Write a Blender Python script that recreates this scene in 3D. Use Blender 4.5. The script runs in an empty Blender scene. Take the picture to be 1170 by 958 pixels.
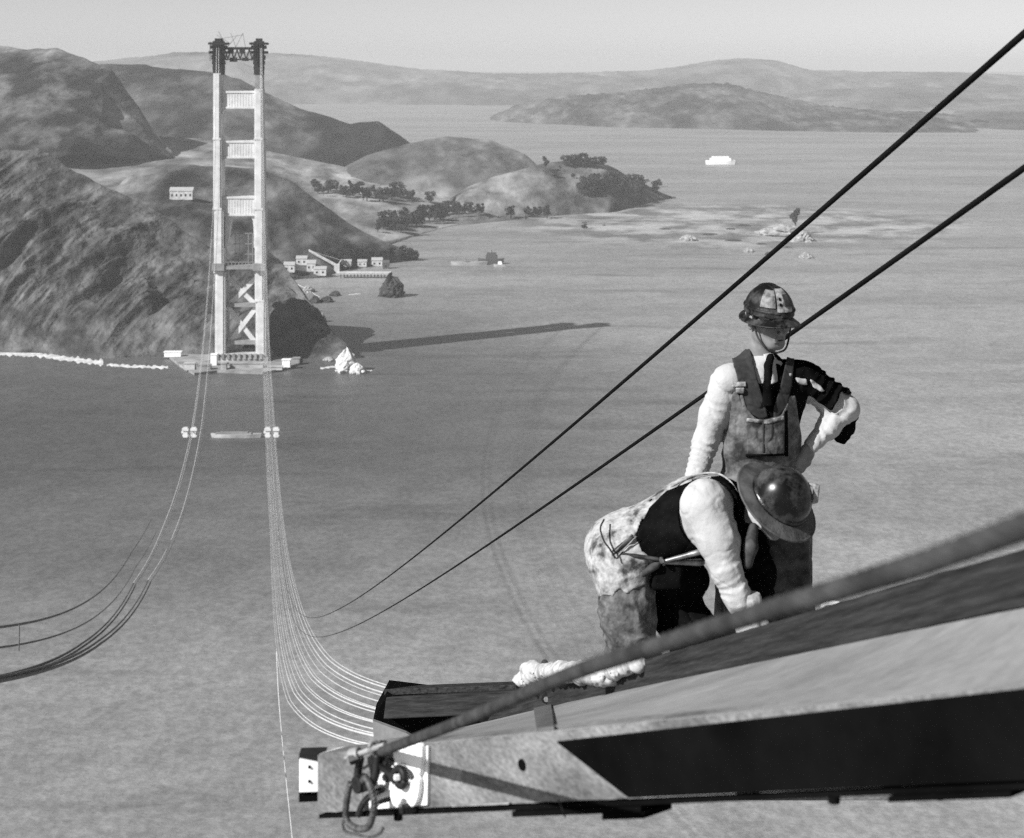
import bpy, math, random
import numpy as np
from mathutils import Vector, Matrix, noise as mnoise
from mathutils.bvhtree import BVHTree
from math import radians as R, pi, sin, cos

random.seed(7)
F = 2047.0            # focal length in photograph pixels (1170 wide)
CX, HY = 585.0, 75.0  # principal column and horizon row
H = 213.0             # eye height above the water

sc = bpy.context.scene
COL = sc.collection

def Q(px, py, d):
    """point at distance d north of the camera, camera-relative"""
    return Vector(((px-CX)/F*d, d, -(py-HY)/F*d))
def P(px, py, d):
    v = Q(px, py, d); v.z += H; return v
def DW(py):
    return H*F/(py-HY)
def lerp(a, b, t): return a+(b-a)*t
def interp(x, xs, ys): return float(np.interp(x, xs, ys))

# ---------------------------------------------------------------- materials
def mat(name, v, rough=0.8, var=0.0, scale=5.0, bump=0.0, bscale=None, metal=0.0, spec=0.3, stretch=None, v2=None, ramp=(0.35,0.65), detail=6, bdist=0.01, fine=None):
    m = bpy.data.materials.new(name); m.use_nodes = True
    nt = m.node_tree; N = nt.nodes; L = nt.links
    b = N['Principled BSDF']
    b.inputs['Roughness'].default_value = rough
    b.inputs['Metallic'].default_value = metal
    b.inputs['Specular IOR Level'].default_value = spec
    b.inputs['Base Color'].default_value = (v, v, v, 1)
    tc = N.new('ShaderNodeTexCoord'); mp = N.new('ShaderNodeMapping')
    L.new(tc.outputs['Object'], mp.inputs[0])
    if stretch: mp.inputs['Scale'].default_value = stretch
    if var > 0 or v2 is not None:
        lo, hi = (v*(1-var), v*(1+var)) if v2 is None else (v, v2)
        n = N.new('ShaderNodeTexNoise'); n.inputs['Scale'].default_value = scale; n.inputs['Detail'].default_value = detail
        n.inputs['Roughness'].default_value = 0.62
        L.new(mp.outputs[0], n.inputs['Vector'])
        r = N.new('ShaderNodeMapRange'); r.inputs[1].default_value = ramp[0]; r.inputs[2].default_value = ramp[1]
        r.inputs[3].default_value = lo; r.inputs[4].default_value = hi
        L.new(n.outputs['Fac'], r.inputs[0])
        out = r.outputs[0]
        if fine:
            n3 = N.new('ShaderNodeTexNoise'); n3.inputs['Scale'].default_value = fine[0]; n3.inputs['Detail'].default_value = 4
            L.new(mp.outputs[0], n3.inputs['Vector'])
            r3 = N.new('ShaderNodeMapRange'); r3.inputs[1].default_value = .3; r3.inputs[2].default_value = .7
            r3.inputs[3].default_value = 1-fine[1]; r3.inputs[4].default_value = 1+fine[1]
            L.new(n3.outputs['Fac'], r3.inputs[0])
            mu = N.new('ShaderNodeMath'); mu.operation = 'MULTIPLY'
            L.new(out, mu.inputs[0]); L.new(r3.outputs[0], mu.inputs[1]); out = mu.outputs[0]
        L.new(out, b.inputs['Base Color'])
    if bump > 0:
        n2 = N.new('ShaderNodeTexNoise'); n2.inputs['Scale'].default_value = bscale or scale*3; n2.inputs['Detail'].default_value = 5
        L.new(mp.outputs[0], n2.inputs['Vector'])
        bp = N.new('ShaderNodeBump'); bp.inputs['Strength'].default_value = bump; bp.inputs['Distance'].default_value = bdist
        L.new(n2.outputs['Fac'], bp.inputs['Height']); L.new(bp.outputs[0], b.inputs['Normal'])
    return m

# ---------------------------------------------------------------- object helpers
def tag(o, label=None, cat=None, group=None, kind=None):
    if label: o['label'] = label
    if cat: o['category'] = cat
    if group: o['group'] = group
    if kind: o['kind'] = kind
    return o
def thing(name, label, cat, loc=(0,0,0), group=None, rz=0):
    o = bpy.data.objects.new(name, None); COL.objects.link(o)
    o.location = loc; o.rotation_euler = (0, 0, rz); o.empty_display_size = 0.1
    return tag(o, label, cat, group)
def wloc(o):
    v = Vector((0,0,0))
    while o: v += Vector(o.location); o = o.parent
    return v
def mesh_obj(name, V, Fc, m, parent=None, smooth=False, world=True, origin=None):
    """V in world coordinates (when world), shifted to sit under its parent"""
    off = wloc(parent) if (parent is not None and world) else Vector((0,0,0))
    V = np.asarray([tuple(v) for v in V] if not isinstance(V, np.ndarray) else V, dtype=np.float64)
    if world: V = V - np.array(off)
    loc = Vector((0,0,0))
    if parent is None and origin is not None:
        loc = Vector(origin); V = V - np.array(loc)
    me = bpy.data.meshes.new(name)
    me.from_pydata([tuple(map(float, v)) for v in V], [], [tuple(int(i) for i in f) for f in Fc])
    me.materials.append(m)
    if smooth: me.polygons.foreach_set('use_smooth', [True]*len(me.polygons))
    me.update()
    o = bpy.data.objects.new(name, me); COL.objects.link(o)
    o.location = loc
    if parent is not None: o.parent = parent
    return o

class MB:
    def __init__(s): s.V = []; s.F = []
    def add(s, V, Fc):
        n = len(s.V); s.V += [Vector(v) for v in V]; s.F += [tuple(i+n for i in f) for f in Fc]; return s
    def hexa(s, a, b):   # two rings of four corners
        return s.add(list(a)+list(b), [(0,1,2,3),(7,6,5,4),(0,4,5,1),(1,5,6,2),(2,6,7,3),(3,7,4,0)])
    def box(s, c, d, rz=0, M=None):
        c = Vector(c); hx, hy, hz = d[0]/2, d[1]/2, d[2]/2
        pts = [Vector((x,y,z)) for z in (-hz,hz) for x,y in ((-hx,-hy),(hx,-hy),(hx,hy),(-hx,hy))]
        rot = M or Matrix.Rotation(rz, 3, 'Z')
        pts = [c + rot @ p for p in pts]
        return s.add(pts, [(3,2,1,0),(4,5,6,7),(0,1,5,4),(1,2,6,5),(2,3,7,6),(3,0,4,7)])
    def bar(s, a, b, w, h=None, up=Vector((0,0,1))):
        a, b = Vector(a), Vector(b); h = h or w
        z = (b-a).normalized()
        if abs(z.dot(up)) > .95: up = Vector((0,1,0))
        x = z.cross(up).normalized()*(w/2); y = x.normalized().cross(z)*(h/2)
        ra = [a-x-y, a+x-y, a+x+y, a-x+y]; rb = [p+(b-a) for p in ra]
        return s.hexa(ra, rb)
    def tube(s, pts, r, n=8, cap=True):
        pts = [Vector(p) for p in pts]; rs = r if isinstance(r, (list, tuple, np.ndarray)) else [r]*len(pts)
        base = len(s.V); prev = None
        for i, p in enumerate(pts):
            t = (pts[min(i+1, len(pts)-1)]-pts[max(i-1, 0)]).normalized()
            if prev is None:
                u = t.cross(Vector((0,0,1)))
                if u.length < .05: u = t.cross(Vector((1,0,0)))
                u.normalize()
            else:
                u = (prev - t*prev.dot(t)).normalized()
            prev = u; w = t.cross(u)
            for k in range(n):
                a = 2*pi*k/n
                s.V.append(p + (u*cos(a)+w*sin(a))*rs[i])
        for i in range(len(pts)-1):
            for k in range(n):
                k2 = (k+1) % n
                s.F.append((base+i*n+k, base+i*n+k2, base+(i+1)*n+k2, base+(i+1)*n+k))
        if cap:
            s.F.append(tuple(base+k for k in range(n))[::-1]); e = base+(len(pts)-1)*n
            s.F.append(tuple(e+k for k in range(n)))
        return s
    def prism(s, poly, off):   # planar polygon extruded by a vector
        n = len(poly); off = Vector(off)
        V = [Vector(p) for p in poly]+[Vector(p)+off for p in poly]
        Fc = [tuple(range(n)), tuple(range(2*n-1, n-1, -1))]
        Fc += [((i+1) % n, i, i+n, (i+1) % n+n) for i in range(n)]
        return s.add(V, Fc)
    def build(s, name, m, parent=None, smooth=False, world=True, origin=None, bevel=0):
        o = mesh_obj(name, np.array([tuple(v) for v in s.V]), s.F, m, parent, smooth, world, origin)
        if bevel:
            b = o.modifiers.new('bevel', 'BEVEL'); b.width = bevel; b.segments = 2; b.limit_method = 'ANGLE'
        return o

def copy_tree(o, parent=None):
    c = o.copy(); COL.objects.link(c)
    if parent is not None: c.parent = parent
    for ch in list(o.children): copy_tree(ch, c)
    return c

def spline(pts, n=8):
    """Catmull-Rom through points"""
    pts = [Vector(p) for p in pts]; out = []
    e = [pts[0]*2-pts[1]]+pts+[pts[-1]*2-pts[-2]]
    for i in range(1, len(e)-2):
        p0, p1, p2, p3 = e[i-1], e[i], e[i+1], e[i+2]
        for k in range(n):
            t = k/n
            out.append(0.5*((2*p1)+(p2-p0)*t+(2*p0-5*p1+4*p2-p3)*t*t+(3*p1-p0-3*p2+p3)*t**3))
    out.append(pts[-1]); return out

# ---------------------------------------------------------------- numpy noise
_rs = np.random.RandomState(3)
_T = _rs.rand(64, 64, 64).astype(np.float32)*2-1
def vnoise(x, y, z):
    xi = np.floor(x).astype(np.int32); yi = np.floor(y).astype(np.int32); zi = np.floor(z).astype(np.int32)
    fx = (x-xi).astype(np.float32); fy = (y-yi).astype(np.float32); fz = (z-zi).astype(np.float32)
    fx = fx*fx*(3-2*fx); fy = fy*fy*(3-2*fy); fz = fz*fz*(3-2*fz)
    def T(a, b, c): return _T[(xi+a) & 63, (yi+b) & 63, (zi+c) & 63]
    x00 = T(0,0,0)*(1-fx)+T(1,0,0)*fx; x10 = T(0,1,0)*(1-fx)+T(1,1,0)*fx
    x01 = T(0,0,1)*(1-fx)+T(1,0,1)*fx; x11 = T(0,1,1)*(1-fx)+T(1,1,1)*fx
    return (x00*(1-fy)+x10*fy)*(1-fz)+(x01*(1-fy)+x11*fy)*fz
def fbm(x, y, z, o=4):
    s = 0; a = 1.0; t = 0
    for i in range(o):
        s = s+a*vnoise(x*2**i+17*i, y*2**i+5*i, z*2**i+9*i); t += a; a *= .5
    return s/t
def ridged(x, y, z, o=4):
    s = 0; a = 1.0; t = 0
    for i in range(o):
        s = s+a*(1-2*np.abs(vnoise(x*2**i+17*i, y*2**i+5*i, z*2**i+9*i))); t += a; a *= .5
    return s/t

# ---------------------------------------------------------------- signed distance modelling
class Field:
    """grid of signed distances in camera-relative metres"""
    def __init__(s, lo, hi, h):
        s.lo = np.array(lo, dtype=np.float64); s.h = h
        s.n = np.ceil((np.array(hi)-s.lo)/h).astype(int)+1
        s.f = np.full(s.n, 0.5, np.float32)
        s.ax = [(s.lo[i]+h*np.arange(s.n[i])).astype(np.float32) for i in range(3)]
    def sub(s, lo, hi):
        a = [max(0, int(np.floor((lo[i]-s.lo[i])/s.h))) for i in range(3)]
        b = [min(s.n[i], int(np.ceil((hi[i]-s.lo[i])/s.h))+1) for i in range(3)]
        if any(b[i] <= a[i] for i in range(3)): return None
        sl = tuple(slice(a[i], b[i]) for i in range(3))
        X, Y, Z = np.meshgrid(s.ax[0][sl[0]], s.ax[1][sl[1]], s.ax[2][sl[2]], indexing='ij')
        return sl, X, Y, Z
    def comb(s, sl, d, k, mode='u'):
        g = s.f[sl]
        if mode == 'u':
            if k > 0:
                hh = np.maximum(k-np.abs(g-d), 0)/k
                s.f[sl] = np.minimum(g, d)-hh*hh*k*.25
            else: s.f[sl] = np.minimum(g, d)
        else:
            d = -d
            if k > 0:
                hh = np.maximum(k-np.abs(g-d), 0)/k
                s.f[sl] = np.maximum(g, d)+hh*hh*k*.25
            else: s.f[sl] = np.maximum(g, d)
    def cone(s, a, b, ra, rb, k=0.03, mode='u', wr=None):
        a = np.array(a, dtype=np.float32); b = np.array(b, dtype=np.float32); pad = max(ra, rb)+k+.03
        r = s.sub(np.minimum(a, b)-pad, np.maximum(a, b)+pad)
        if r is None: return s
        sl, X, Y, Z = r
        ba = b-a; L2 = float(ba@ba)+1e-12
        px, py, pz = X-a[0], Y-a[1], Z-a[2]
        t = np.clip((px*ba[0]+py*ba[1]+pz*ba[2])/L2, 0, 1)
        d = np.sqrt((px-t*ba[0])**2+(py-t*ba[1])**2+(pz-t*ba[2])**2)-(ra+(rb-ra)*t)
        if wr:  # (amplitude, folds per metre, envelope centre, envelope width)
            A, fr, c0, w0 = wr; L = L2**.5
            ph = t*L*fr+1.1*fbm(X*9, Y*9, Z*9, 2)*1.3
            env = np.exp(-((t-c0)/w0)**2)+.18
            sw = np.abs(np.sin(pi*ph))**.8
            d = d+A*env*(sw-.6)+A*.35*fbm(X*14, Y*14, Z*14, 3)
        s.comb(sl, d.astype(np.float32), k, mode); return s
    def chain(s, pts, k=0.03, mode='u', wr=None):   # pts: (point, radius)
        for (a, ra), (b, rb) in zip(pts[:-1], pts[1:]): s.cone(a, b, ra, rb, k, mode, wr)
        return s
    def ell(s, c, rad, M=None, k=0.03, mode='u', half=None):
        c = np.array(c, dtype=np.float32); m = max(rad)+k+.03
        r = s.sub(c-m, c+m)
        if r is None: return s
        sl, X, Y, Z = r
        x, y, z = X-c[0], Y-c[1], Z-c[2]
        if M is not None:
            M = np.array(M, dtype=np.float32)   # rows are the local axes
            x, y, z = (M[0,0]*x+M[0,1]*y+M[0,2]*z, M[1,0]*x+M[1,1]*y+M[1,2]*z, M[2,0]*x+M[2,1]*y+M[2,2]*z)
        k0 = np.sqrt((x/rad[0])**2+(y/rad[1])**2+(z/rad[2])**2)
        k1 = np.sqrt((x/rad[0]**2)**2+(y/rad[1]**2)**2+(z/rad[2]**2)**2)+1e-9
        d = k0*(k0-1)/k1
        if half is not None: d = np.maximum(d, half-z)
        s.comb(sl, d.astype(np.float32), k, mode); return s
    def box(s, c, hs, M=None, r=0.01, k=0.0, mode='u'):
        c = np.array(c, dtype=np.float32); m = float(np.linalg.norm(hs))+k+.03
        q = s.sub(c-m, c+m)
        if q is None: return s
        sl, X, Y, Z = q
        x, y, z = X-c[0], Y-c[1], Z-c[2]
        if M is not None:
            M = np.array(M, dtype=np.float32)
            x, y, z = (M[0,0]*x+M[0,1]*y+M[0,2]*z, M[1,0]*x+M[1,1]*y+M[1,2]*z, M[2,0]*x+M[2,1]*y+M[2,2]*z)
        a = [np.abs(v)-(h_-r) for v, h_ in zip((x, y, z), hs)]
        d = np.sqrt(sum(np.maximum(v, 0)**2 for v in a))+np.minimum(np.maximum(np.maximum(a[0], a[1]), a[2]), 0)-r
        s.comb(sl, d.astype(np.float32), k, mode); return s
    def full(s): return np.meshgrid(*s.ax, indexing='ij')
    def offset(s, v): s.f = s.f-v; return s
    def disp(s, fn):
        """displace near the surface only"""
        m = np.abs(s.f) < .05
        ix = np.nonzero(m)
        s.f[m] += fn(s.ax[0][ix[0]], s.ax[1][ix[1]], s.ax[2][ix[2]]).astype(np.float32); return s
    def clip_poly(s, poly, keep=True, k=0, rough=0.0):
        """cut with a pattern outline given in picture coordinates: a cloth cutter's template"""
        m = s.f < .03
        ix = np.nonzero(m)
        x, y, z = s.ax[0][ix[0]], s.ax[1][ix[1]], s.ax[2][ix[2]]
        u = CX+x/y*F; v = HY-z/y*F
        d = poly_sdf(poly, u, v)*y/F
        if rough: d = d+rough*vnoise(x*30, y*30, z*30)
        if not keep: d = -d
        s.f[m] = np.maximum(s.f[m], d.astype(np.float32)); return s
    def clip_plane(s, p, n):
        """keep the side where (x-p).n < 0"""
        X, Y, Z = s.full(); n = np.array(n, dtype=np.float32); n /= np.linalg.norm(n)
        s.f = np.maximum(s.f, ((X-p[0])*n[0]+(Y-p[1])*n[1]+(Z-p[2])*n[2]).astype(np.float32)); return s
    def shell(s, t):
        s.f = np.maximum(s.f, -(s.f+t)); return s
    def mesh(s):
        f = s.f; f[0], f[-1] = .1, .1; f[:, 0], f[:, -1] = .1, .1; f[:, :, 0], f[:, :, -1] = .1, .1
        nx, ny, nz = f.shape; ins = f < 0
        cnt = np.zeros((nx-1, ny-1, nz-1), np.uint8)
        for dx in (0, 1):
            for dy in (0, 1):
                for dz in (0, 1):
                    cnt += ins[dx:nx-1+dx, dy:ny-1+dy, dz:nz-1+dz]
        act = np.nonzero((cnt > 0) & (cnt < 8)); n = len(act[0])
        idx = np.full(cnt.shape, -1, np.int32); idx[act] = np.arange(n)
        acc = np.zeros((n, 3)); c = np.zeros(n)
        ai, aj, ak = act
        cor = [(0,0,0),(1,0,0),(0,1,0),(1,1,0),(0,0,1),(1,0,1),(0,1,1),(1,1,1)]
        for a in range(8):
            for b in range(a+1, 8):
                A, B = cor[a], cor[b]
                if sum(abs(A[i]-B[i]) for i in range(3)) != 1: continue
                fa = f[ai+A[0], aj+A[1], ak+A[2]]; fb = f[ai+B[0], aj+B[1], ak+B[2]]
                m = (fa < 0) != (fb < 0)
                t = np.where(m, fa/(fa-fb+1e-20), 0)
                for i in range(3):
                    acc[:, i] += np.where(m, A[i]+(B[i]-A[i])*t, 0)
                c += m
        V = (acc/c[:, None]+np.stack(act, 1))*s.h+s.lo
        Fs = []
        for axx in range(3):
            u, v = (axx+1) % 3, (axx+2) % 3
            s0 = [slice(1, -1)]*3; s0[axx] = slice(0, -1)
            s1 = list(s0); s1[axx] = slice(1, None)
            a = ins[tuple(s0)]; b = ins[tuple(s1)]
            for flip, mm in ((False, a & ~b), (True, ~a & b)):
                e = list(np.nonzero(mm))
                for i in range(3):
                    if i != axx: e[i] = e[i]+1
                def cell(du, dv):
                    g = [e[0].copy(), e[1].copy(), e[2].copy()]; g[u] = g[u]-du; g[v] = g[v]-dv
                    return idx[g[0], g[1], g[2]]
                q = np.stack([cell(1,1), cell(0,1), cell(0,0), cell(1,0)], 1)
                if flip: q = q[:, ::-1]
                Fs.append(q)
        Fq = np.concatenate(Fs)
        Fq = Fq[(Fq >= 0).all(1)]
        return V, Fq
    def build(s, name, m, parent, relax=1):
        V, Fq = s.mesh()
        # keep only the pieces that matter (drop crumbs)
        for _ in range(relax):
            acc = np.zeros_like(V); c = np.zeros(len(V))
            for a, b in ((0,1),(1,2),(2,3),(3,0)):
                np.add.at(acc, Fq[:, a], V[Fq[:, b]]); np.add.at(c, Fq[:, a], 1)
                np.add.at(acc, Fq[:, b], V[Fq[:, a]]); np.add.at(c, Fq[:, b], 1)
            V = V*.5+.5*acc/np.maximum(c, 1)[:, None]
        V = V.copy(); V[:, 2] += H
        off = np.array(wloc(parent)); V -= off
        me = bpy.data.meshes.new(name)
        me.vertices.add(len(V)); me.vertices.foreach_set('co', V.astype(np.float32).ravel())
        me.loops.add(len(Fq)*4); me.loops.foreach_set('vertex_index', Fq.astype(np.int32).ravel())
        me.polygons.add(len(Fq)); me.polygons.foreach_set('loop_start', np.arange(0, len(Fq)*4, 4, dtype=np.int32))
        me.polygons.foreach_set('loop_total', np.full(len(Fq), 4, np.int32))
        me.polygons.foreach_set('use_smooth', np.ones(len(Fq), bool))
        me.update(calc_edges=True); me.validate()
        me.materials.append(m)
        o = bpy.data.objects.new(name, me); COL.objects.link(o); o.parent = parent
        return o

def poly_sdf(poly, u, v):
    d = np.full(u.shape, 1e9, np.float32); s = np.ones(u.shape, np.float32); n = len(poly)
    for i in range(n):
        ax_, ay_ = poly[i]; bx, by = poly[i-1]
        ex, ey = bx-ax_, by-ay_; wx, wy = u-ax_, v-ay_
        t = np.clip((wx*ex+wy*ey)/(ex*ex+ey*ey+1e-9), 0, 1)
        d = np.minimum(d, (wx-ex*t)**2+(wy-ey*t)**2)
        c1 = v >= ay_; c2 = v < by; c3 = ex*wy > ey*wx
        fl = (c1 & c2 & c3) | (~c1 & ~c2 & ~c3)
        s = np.where(fl, -s, s)
    return s*np.sqrt(d)

def frame(x, z):
    """orthonormal rows with local z = z and x near x"""
    z = Vector(z).normalized(); x = Vector(x); x = (x-z*x.dot(z)).normalized(); y = z.cross(x)
    return np.array([tuple(x), tuple(y), tuple(z)])

def hand_prims(fd, wrist, d, nrm, side=1, curl=0.5, s=1.0, g=0.0, k=.008):
    """palm, four bent fingers and a thumb. d: towards the fingertips, nrm: out of the back of the hand"""
    w = Vector(wrist); d = Vector(d).normalized(); n = Vector(nrm); n = (n-d*n.dot(d)).normalized(); x = d.cross(n)*side
    Mx = np.array([tuple(x), tuple(d), tuple(n)])
    fd.box(w+d*.052*s, (.041*s+g, .05*s+g, .014*s+g), Mx, r=.013*s, k=.012)
    lens = [(.040,.024,.018), (.044,.028,.02), (.041,.026,.019), (.032,.02,.016)]
    for i, (a, b, c) in enumerate(lens):
        root = w+d*(.095-.004*abs(i-1.2))*s+x*(.030-.0205*i)*s
        base = root-d*.035*s
        dd = (d+x*(.10-.07*i)).normalized(); p = root; pts = [(base, .0095*s+g), (p, .0098*s+g)]; ang = 0
        for j, l in enumerate((a, b, c)):
            ang += curl*(.55, .9, .6)[j]*(1+.08*i)
            v = dd*cos(ang)-n*sin(ang); p = p+v*l*s; pts.append((p, (.0088, .0082, .0072)[j]*s+g))
        fd.chain(pts, k=.003)
    t0 = w+d*.02*s+x*.03*s; t1 = t0+(x*.7+d*.7-n*.35).normalized()*.042*s
    t2 = t1+(x*.25+d*.9-n*.55*(.4+curl)).normalized()*.034*s; t3 = t2+(-x*.05+d*.9-n*.6*(.4+curl)).normalized()*.026*s
    fd.chain([(t0, .014*s+g), (t1, .0115*s+g), (t2, .0098*s+g), (t3, .0085*s+g)], k=.008)
# ================================================================ camera, light
cd = bpy.data.cameras.new('camera'); cam = bpy.data.objects.new('camera', cd); COL.objects.link(cam)
cam.location = (0, 0, H); cam.rotation_euler = (R(90), 0, 0)
cd.sensor_width = 36; cd.lens = F/1170*36; cd.shift_x = 0; cd.shift_y = -(479-HY)/1170
cd.clip_start = .05; cd.clip_end = 120000
cd.dof.use_dof = True; cd.dof.focus_distance = 12.0; cd.dof.aperture_fstop = 6.5
sc.camera = cam

SUN = Vector((-.66, -.47, .59)).normalized()      # towards the sun
el = math.asin(SUN.z); az = math.atan2(SUN.x, SUN.y)
w = bpy.data.worlds.new('World'); sc.world = w; w.use_nodes = True
nt = w.node_tree; bg = nt.nodes['Background']
sky = nt.nodes.new('ShaderNodeTexSky'); sky.sky_type = 'NISHITA'; sky.sun_disc = False
sky.sun_elevation = el; sky.sun_rotation = az; sky.air_density = 1.0; sky.dust_density = 0.5; sky.altitude = 200
bw = nt.nodes.new('ShaderNodeSeparateColor')   # black and white film behind a warm filter
nt.links.new(sky.outputs[0], bw.inputs[0]); nt.links.new(bw.outputs[0], bg.inputs[0])
bg.inputs[1].default_value = .072
sd = bpy.data.lights.new('sun', 'SUN'); sd.energy = 5.0; sd.angle = R(.5); sd.color = (1, 1, 1)
so = bpy.data.objects.new('sun', sd); COL.objects.link(so); so.rotation_euler = SUN.to_track_quat('Z', 'Y').to_euler(); so.location = (-50, -30, 300)
sc.view_settings.view_transform = 'Standard'; sc.view_settings.look = 'None'; sc.view_settings.exposure = 0.55; sc.view_settings.gamma = 1
sc.view_settings.use_curve_mapping = False
sc.render.engine = 'CYCLES'; sc.cycles.max_bounces = 5; sc.cycles.volume_bounces = 0; sc.cycles.use_denoising = False; sc.cycles.pixel_filter_type = 'BLACKMAN_HARRIS'; sc.cycles.filter_width = 1.3
sc.cycles.sample_clamp_indirect = 1.0

# ================================================================ water
m_water = bpy.data.materials.new('bay water'); m_water.use_nodes = True
nt = m_water.node_tree; N = nt.nodes; L = nt.links; b = N['Principled BSDF']
tc = N.new('ShaderNodeTexCoord')
def ntex(scale, detail, rough, stretch=None, rot=0, loc=(0,0,0), dist=0):
    mp = N.new('ShaderNodeMapping'); mp.inputs['Rotation'].default_value = (0, 0, rot); mp.inputs['Location'].default_value = loc
    if stretch: mp.inputs['Scale'].default_value = stretch
    L.new(tc.outputs['Object'], mp.inputs[0])
    n = N.new('ShaderNodeTexNoise'); n.inputs['Scale'].default_value = scale; n.inputs['Detail'].default_value = detail; n.inputs['Roughness'].default_value = rough
    n.inputs['Distortion'].default_value = dist
    L.new(mp.outputs[0], n.inputs['Vector']); return n
def rng(src, a, b_, c, d):
    r = N.new('ShaderNodeMapRange'); r.inputs[1].default_value = a; r.inputs[2].default_value = b_; r.inputs[3].default_value = c; r.inputs[4].default_value = d
    r.interpolation_type = 'SMOOTHSTEP'; L.new(src, r.inputs[0]); return r.outputs[0]
def mth(op, a, c):
    m = N.new('ShaderNodeMath'); m.operation = op
    for i, v in enumerate((a, c)):
        if isinstance(v, (int, float)): m.inputs[i].default_value = v
        else: L.new(v, m.inputs[i])
    return m.outputs[0]
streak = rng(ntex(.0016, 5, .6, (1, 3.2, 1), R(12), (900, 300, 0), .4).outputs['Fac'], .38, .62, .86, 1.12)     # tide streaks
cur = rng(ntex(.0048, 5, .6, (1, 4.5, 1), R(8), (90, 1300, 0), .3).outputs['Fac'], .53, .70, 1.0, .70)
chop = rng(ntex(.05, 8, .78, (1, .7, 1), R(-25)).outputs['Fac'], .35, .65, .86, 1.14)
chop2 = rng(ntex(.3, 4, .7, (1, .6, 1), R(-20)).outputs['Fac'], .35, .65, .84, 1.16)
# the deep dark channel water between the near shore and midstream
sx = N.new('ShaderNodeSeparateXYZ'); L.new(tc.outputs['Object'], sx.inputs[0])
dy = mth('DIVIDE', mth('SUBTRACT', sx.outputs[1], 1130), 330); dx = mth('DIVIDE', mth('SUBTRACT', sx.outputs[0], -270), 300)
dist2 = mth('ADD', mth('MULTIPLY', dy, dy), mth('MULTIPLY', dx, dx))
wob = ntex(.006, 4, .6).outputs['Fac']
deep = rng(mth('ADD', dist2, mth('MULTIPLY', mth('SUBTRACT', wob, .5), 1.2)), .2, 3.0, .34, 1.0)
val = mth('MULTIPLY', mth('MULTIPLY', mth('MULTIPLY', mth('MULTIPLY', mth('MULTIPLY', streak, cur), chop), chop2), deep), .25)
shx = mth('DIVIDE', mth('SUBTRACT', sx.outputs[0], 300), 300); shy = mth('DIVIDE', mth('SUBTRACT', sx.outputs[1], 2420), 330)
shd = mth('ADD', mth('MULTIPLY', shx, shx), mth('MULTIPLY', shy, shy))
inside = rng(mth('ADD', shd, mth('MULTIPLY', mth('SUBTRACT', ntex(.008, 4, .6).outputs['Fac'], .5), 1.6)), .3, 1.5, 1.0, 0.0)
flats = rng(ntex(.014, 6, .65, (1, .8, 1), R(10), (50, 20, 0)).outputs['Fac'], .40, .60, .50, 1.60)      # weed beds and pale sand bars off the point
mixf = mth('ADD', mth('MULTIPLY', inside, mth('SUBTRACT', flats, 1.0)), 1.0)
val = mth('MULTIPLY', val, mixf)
L.new(val, b.inputs['Base Color']); b.inputs['Roughness'].default_value = .42; b.inputs['Specular IOR Level'].default_value = .5
bp = N.new('ShaderNodeBump'); bp.inputs['Strength'].default_value = .6; bp.inputs['Distance'].default_value = 1.2
wv = mth('ADD', ntex(.11, 6, .7, (1, 1.8, 1), R(-28)).outputs['Fac'], mth('MULTIPLY', ntex(.025, 4, .6, (1, 2, 1), R(-22)).outputs['Fac'], 1.4))
L.new(wv, bp.inputs['Height']); L.new(bp.outputs[0], b.inputs['Normal'])
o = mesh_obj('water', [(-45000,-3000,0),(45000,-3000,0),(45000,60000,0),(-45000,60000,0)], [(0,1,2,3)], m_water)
tag(o, kind='structure')

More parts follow.
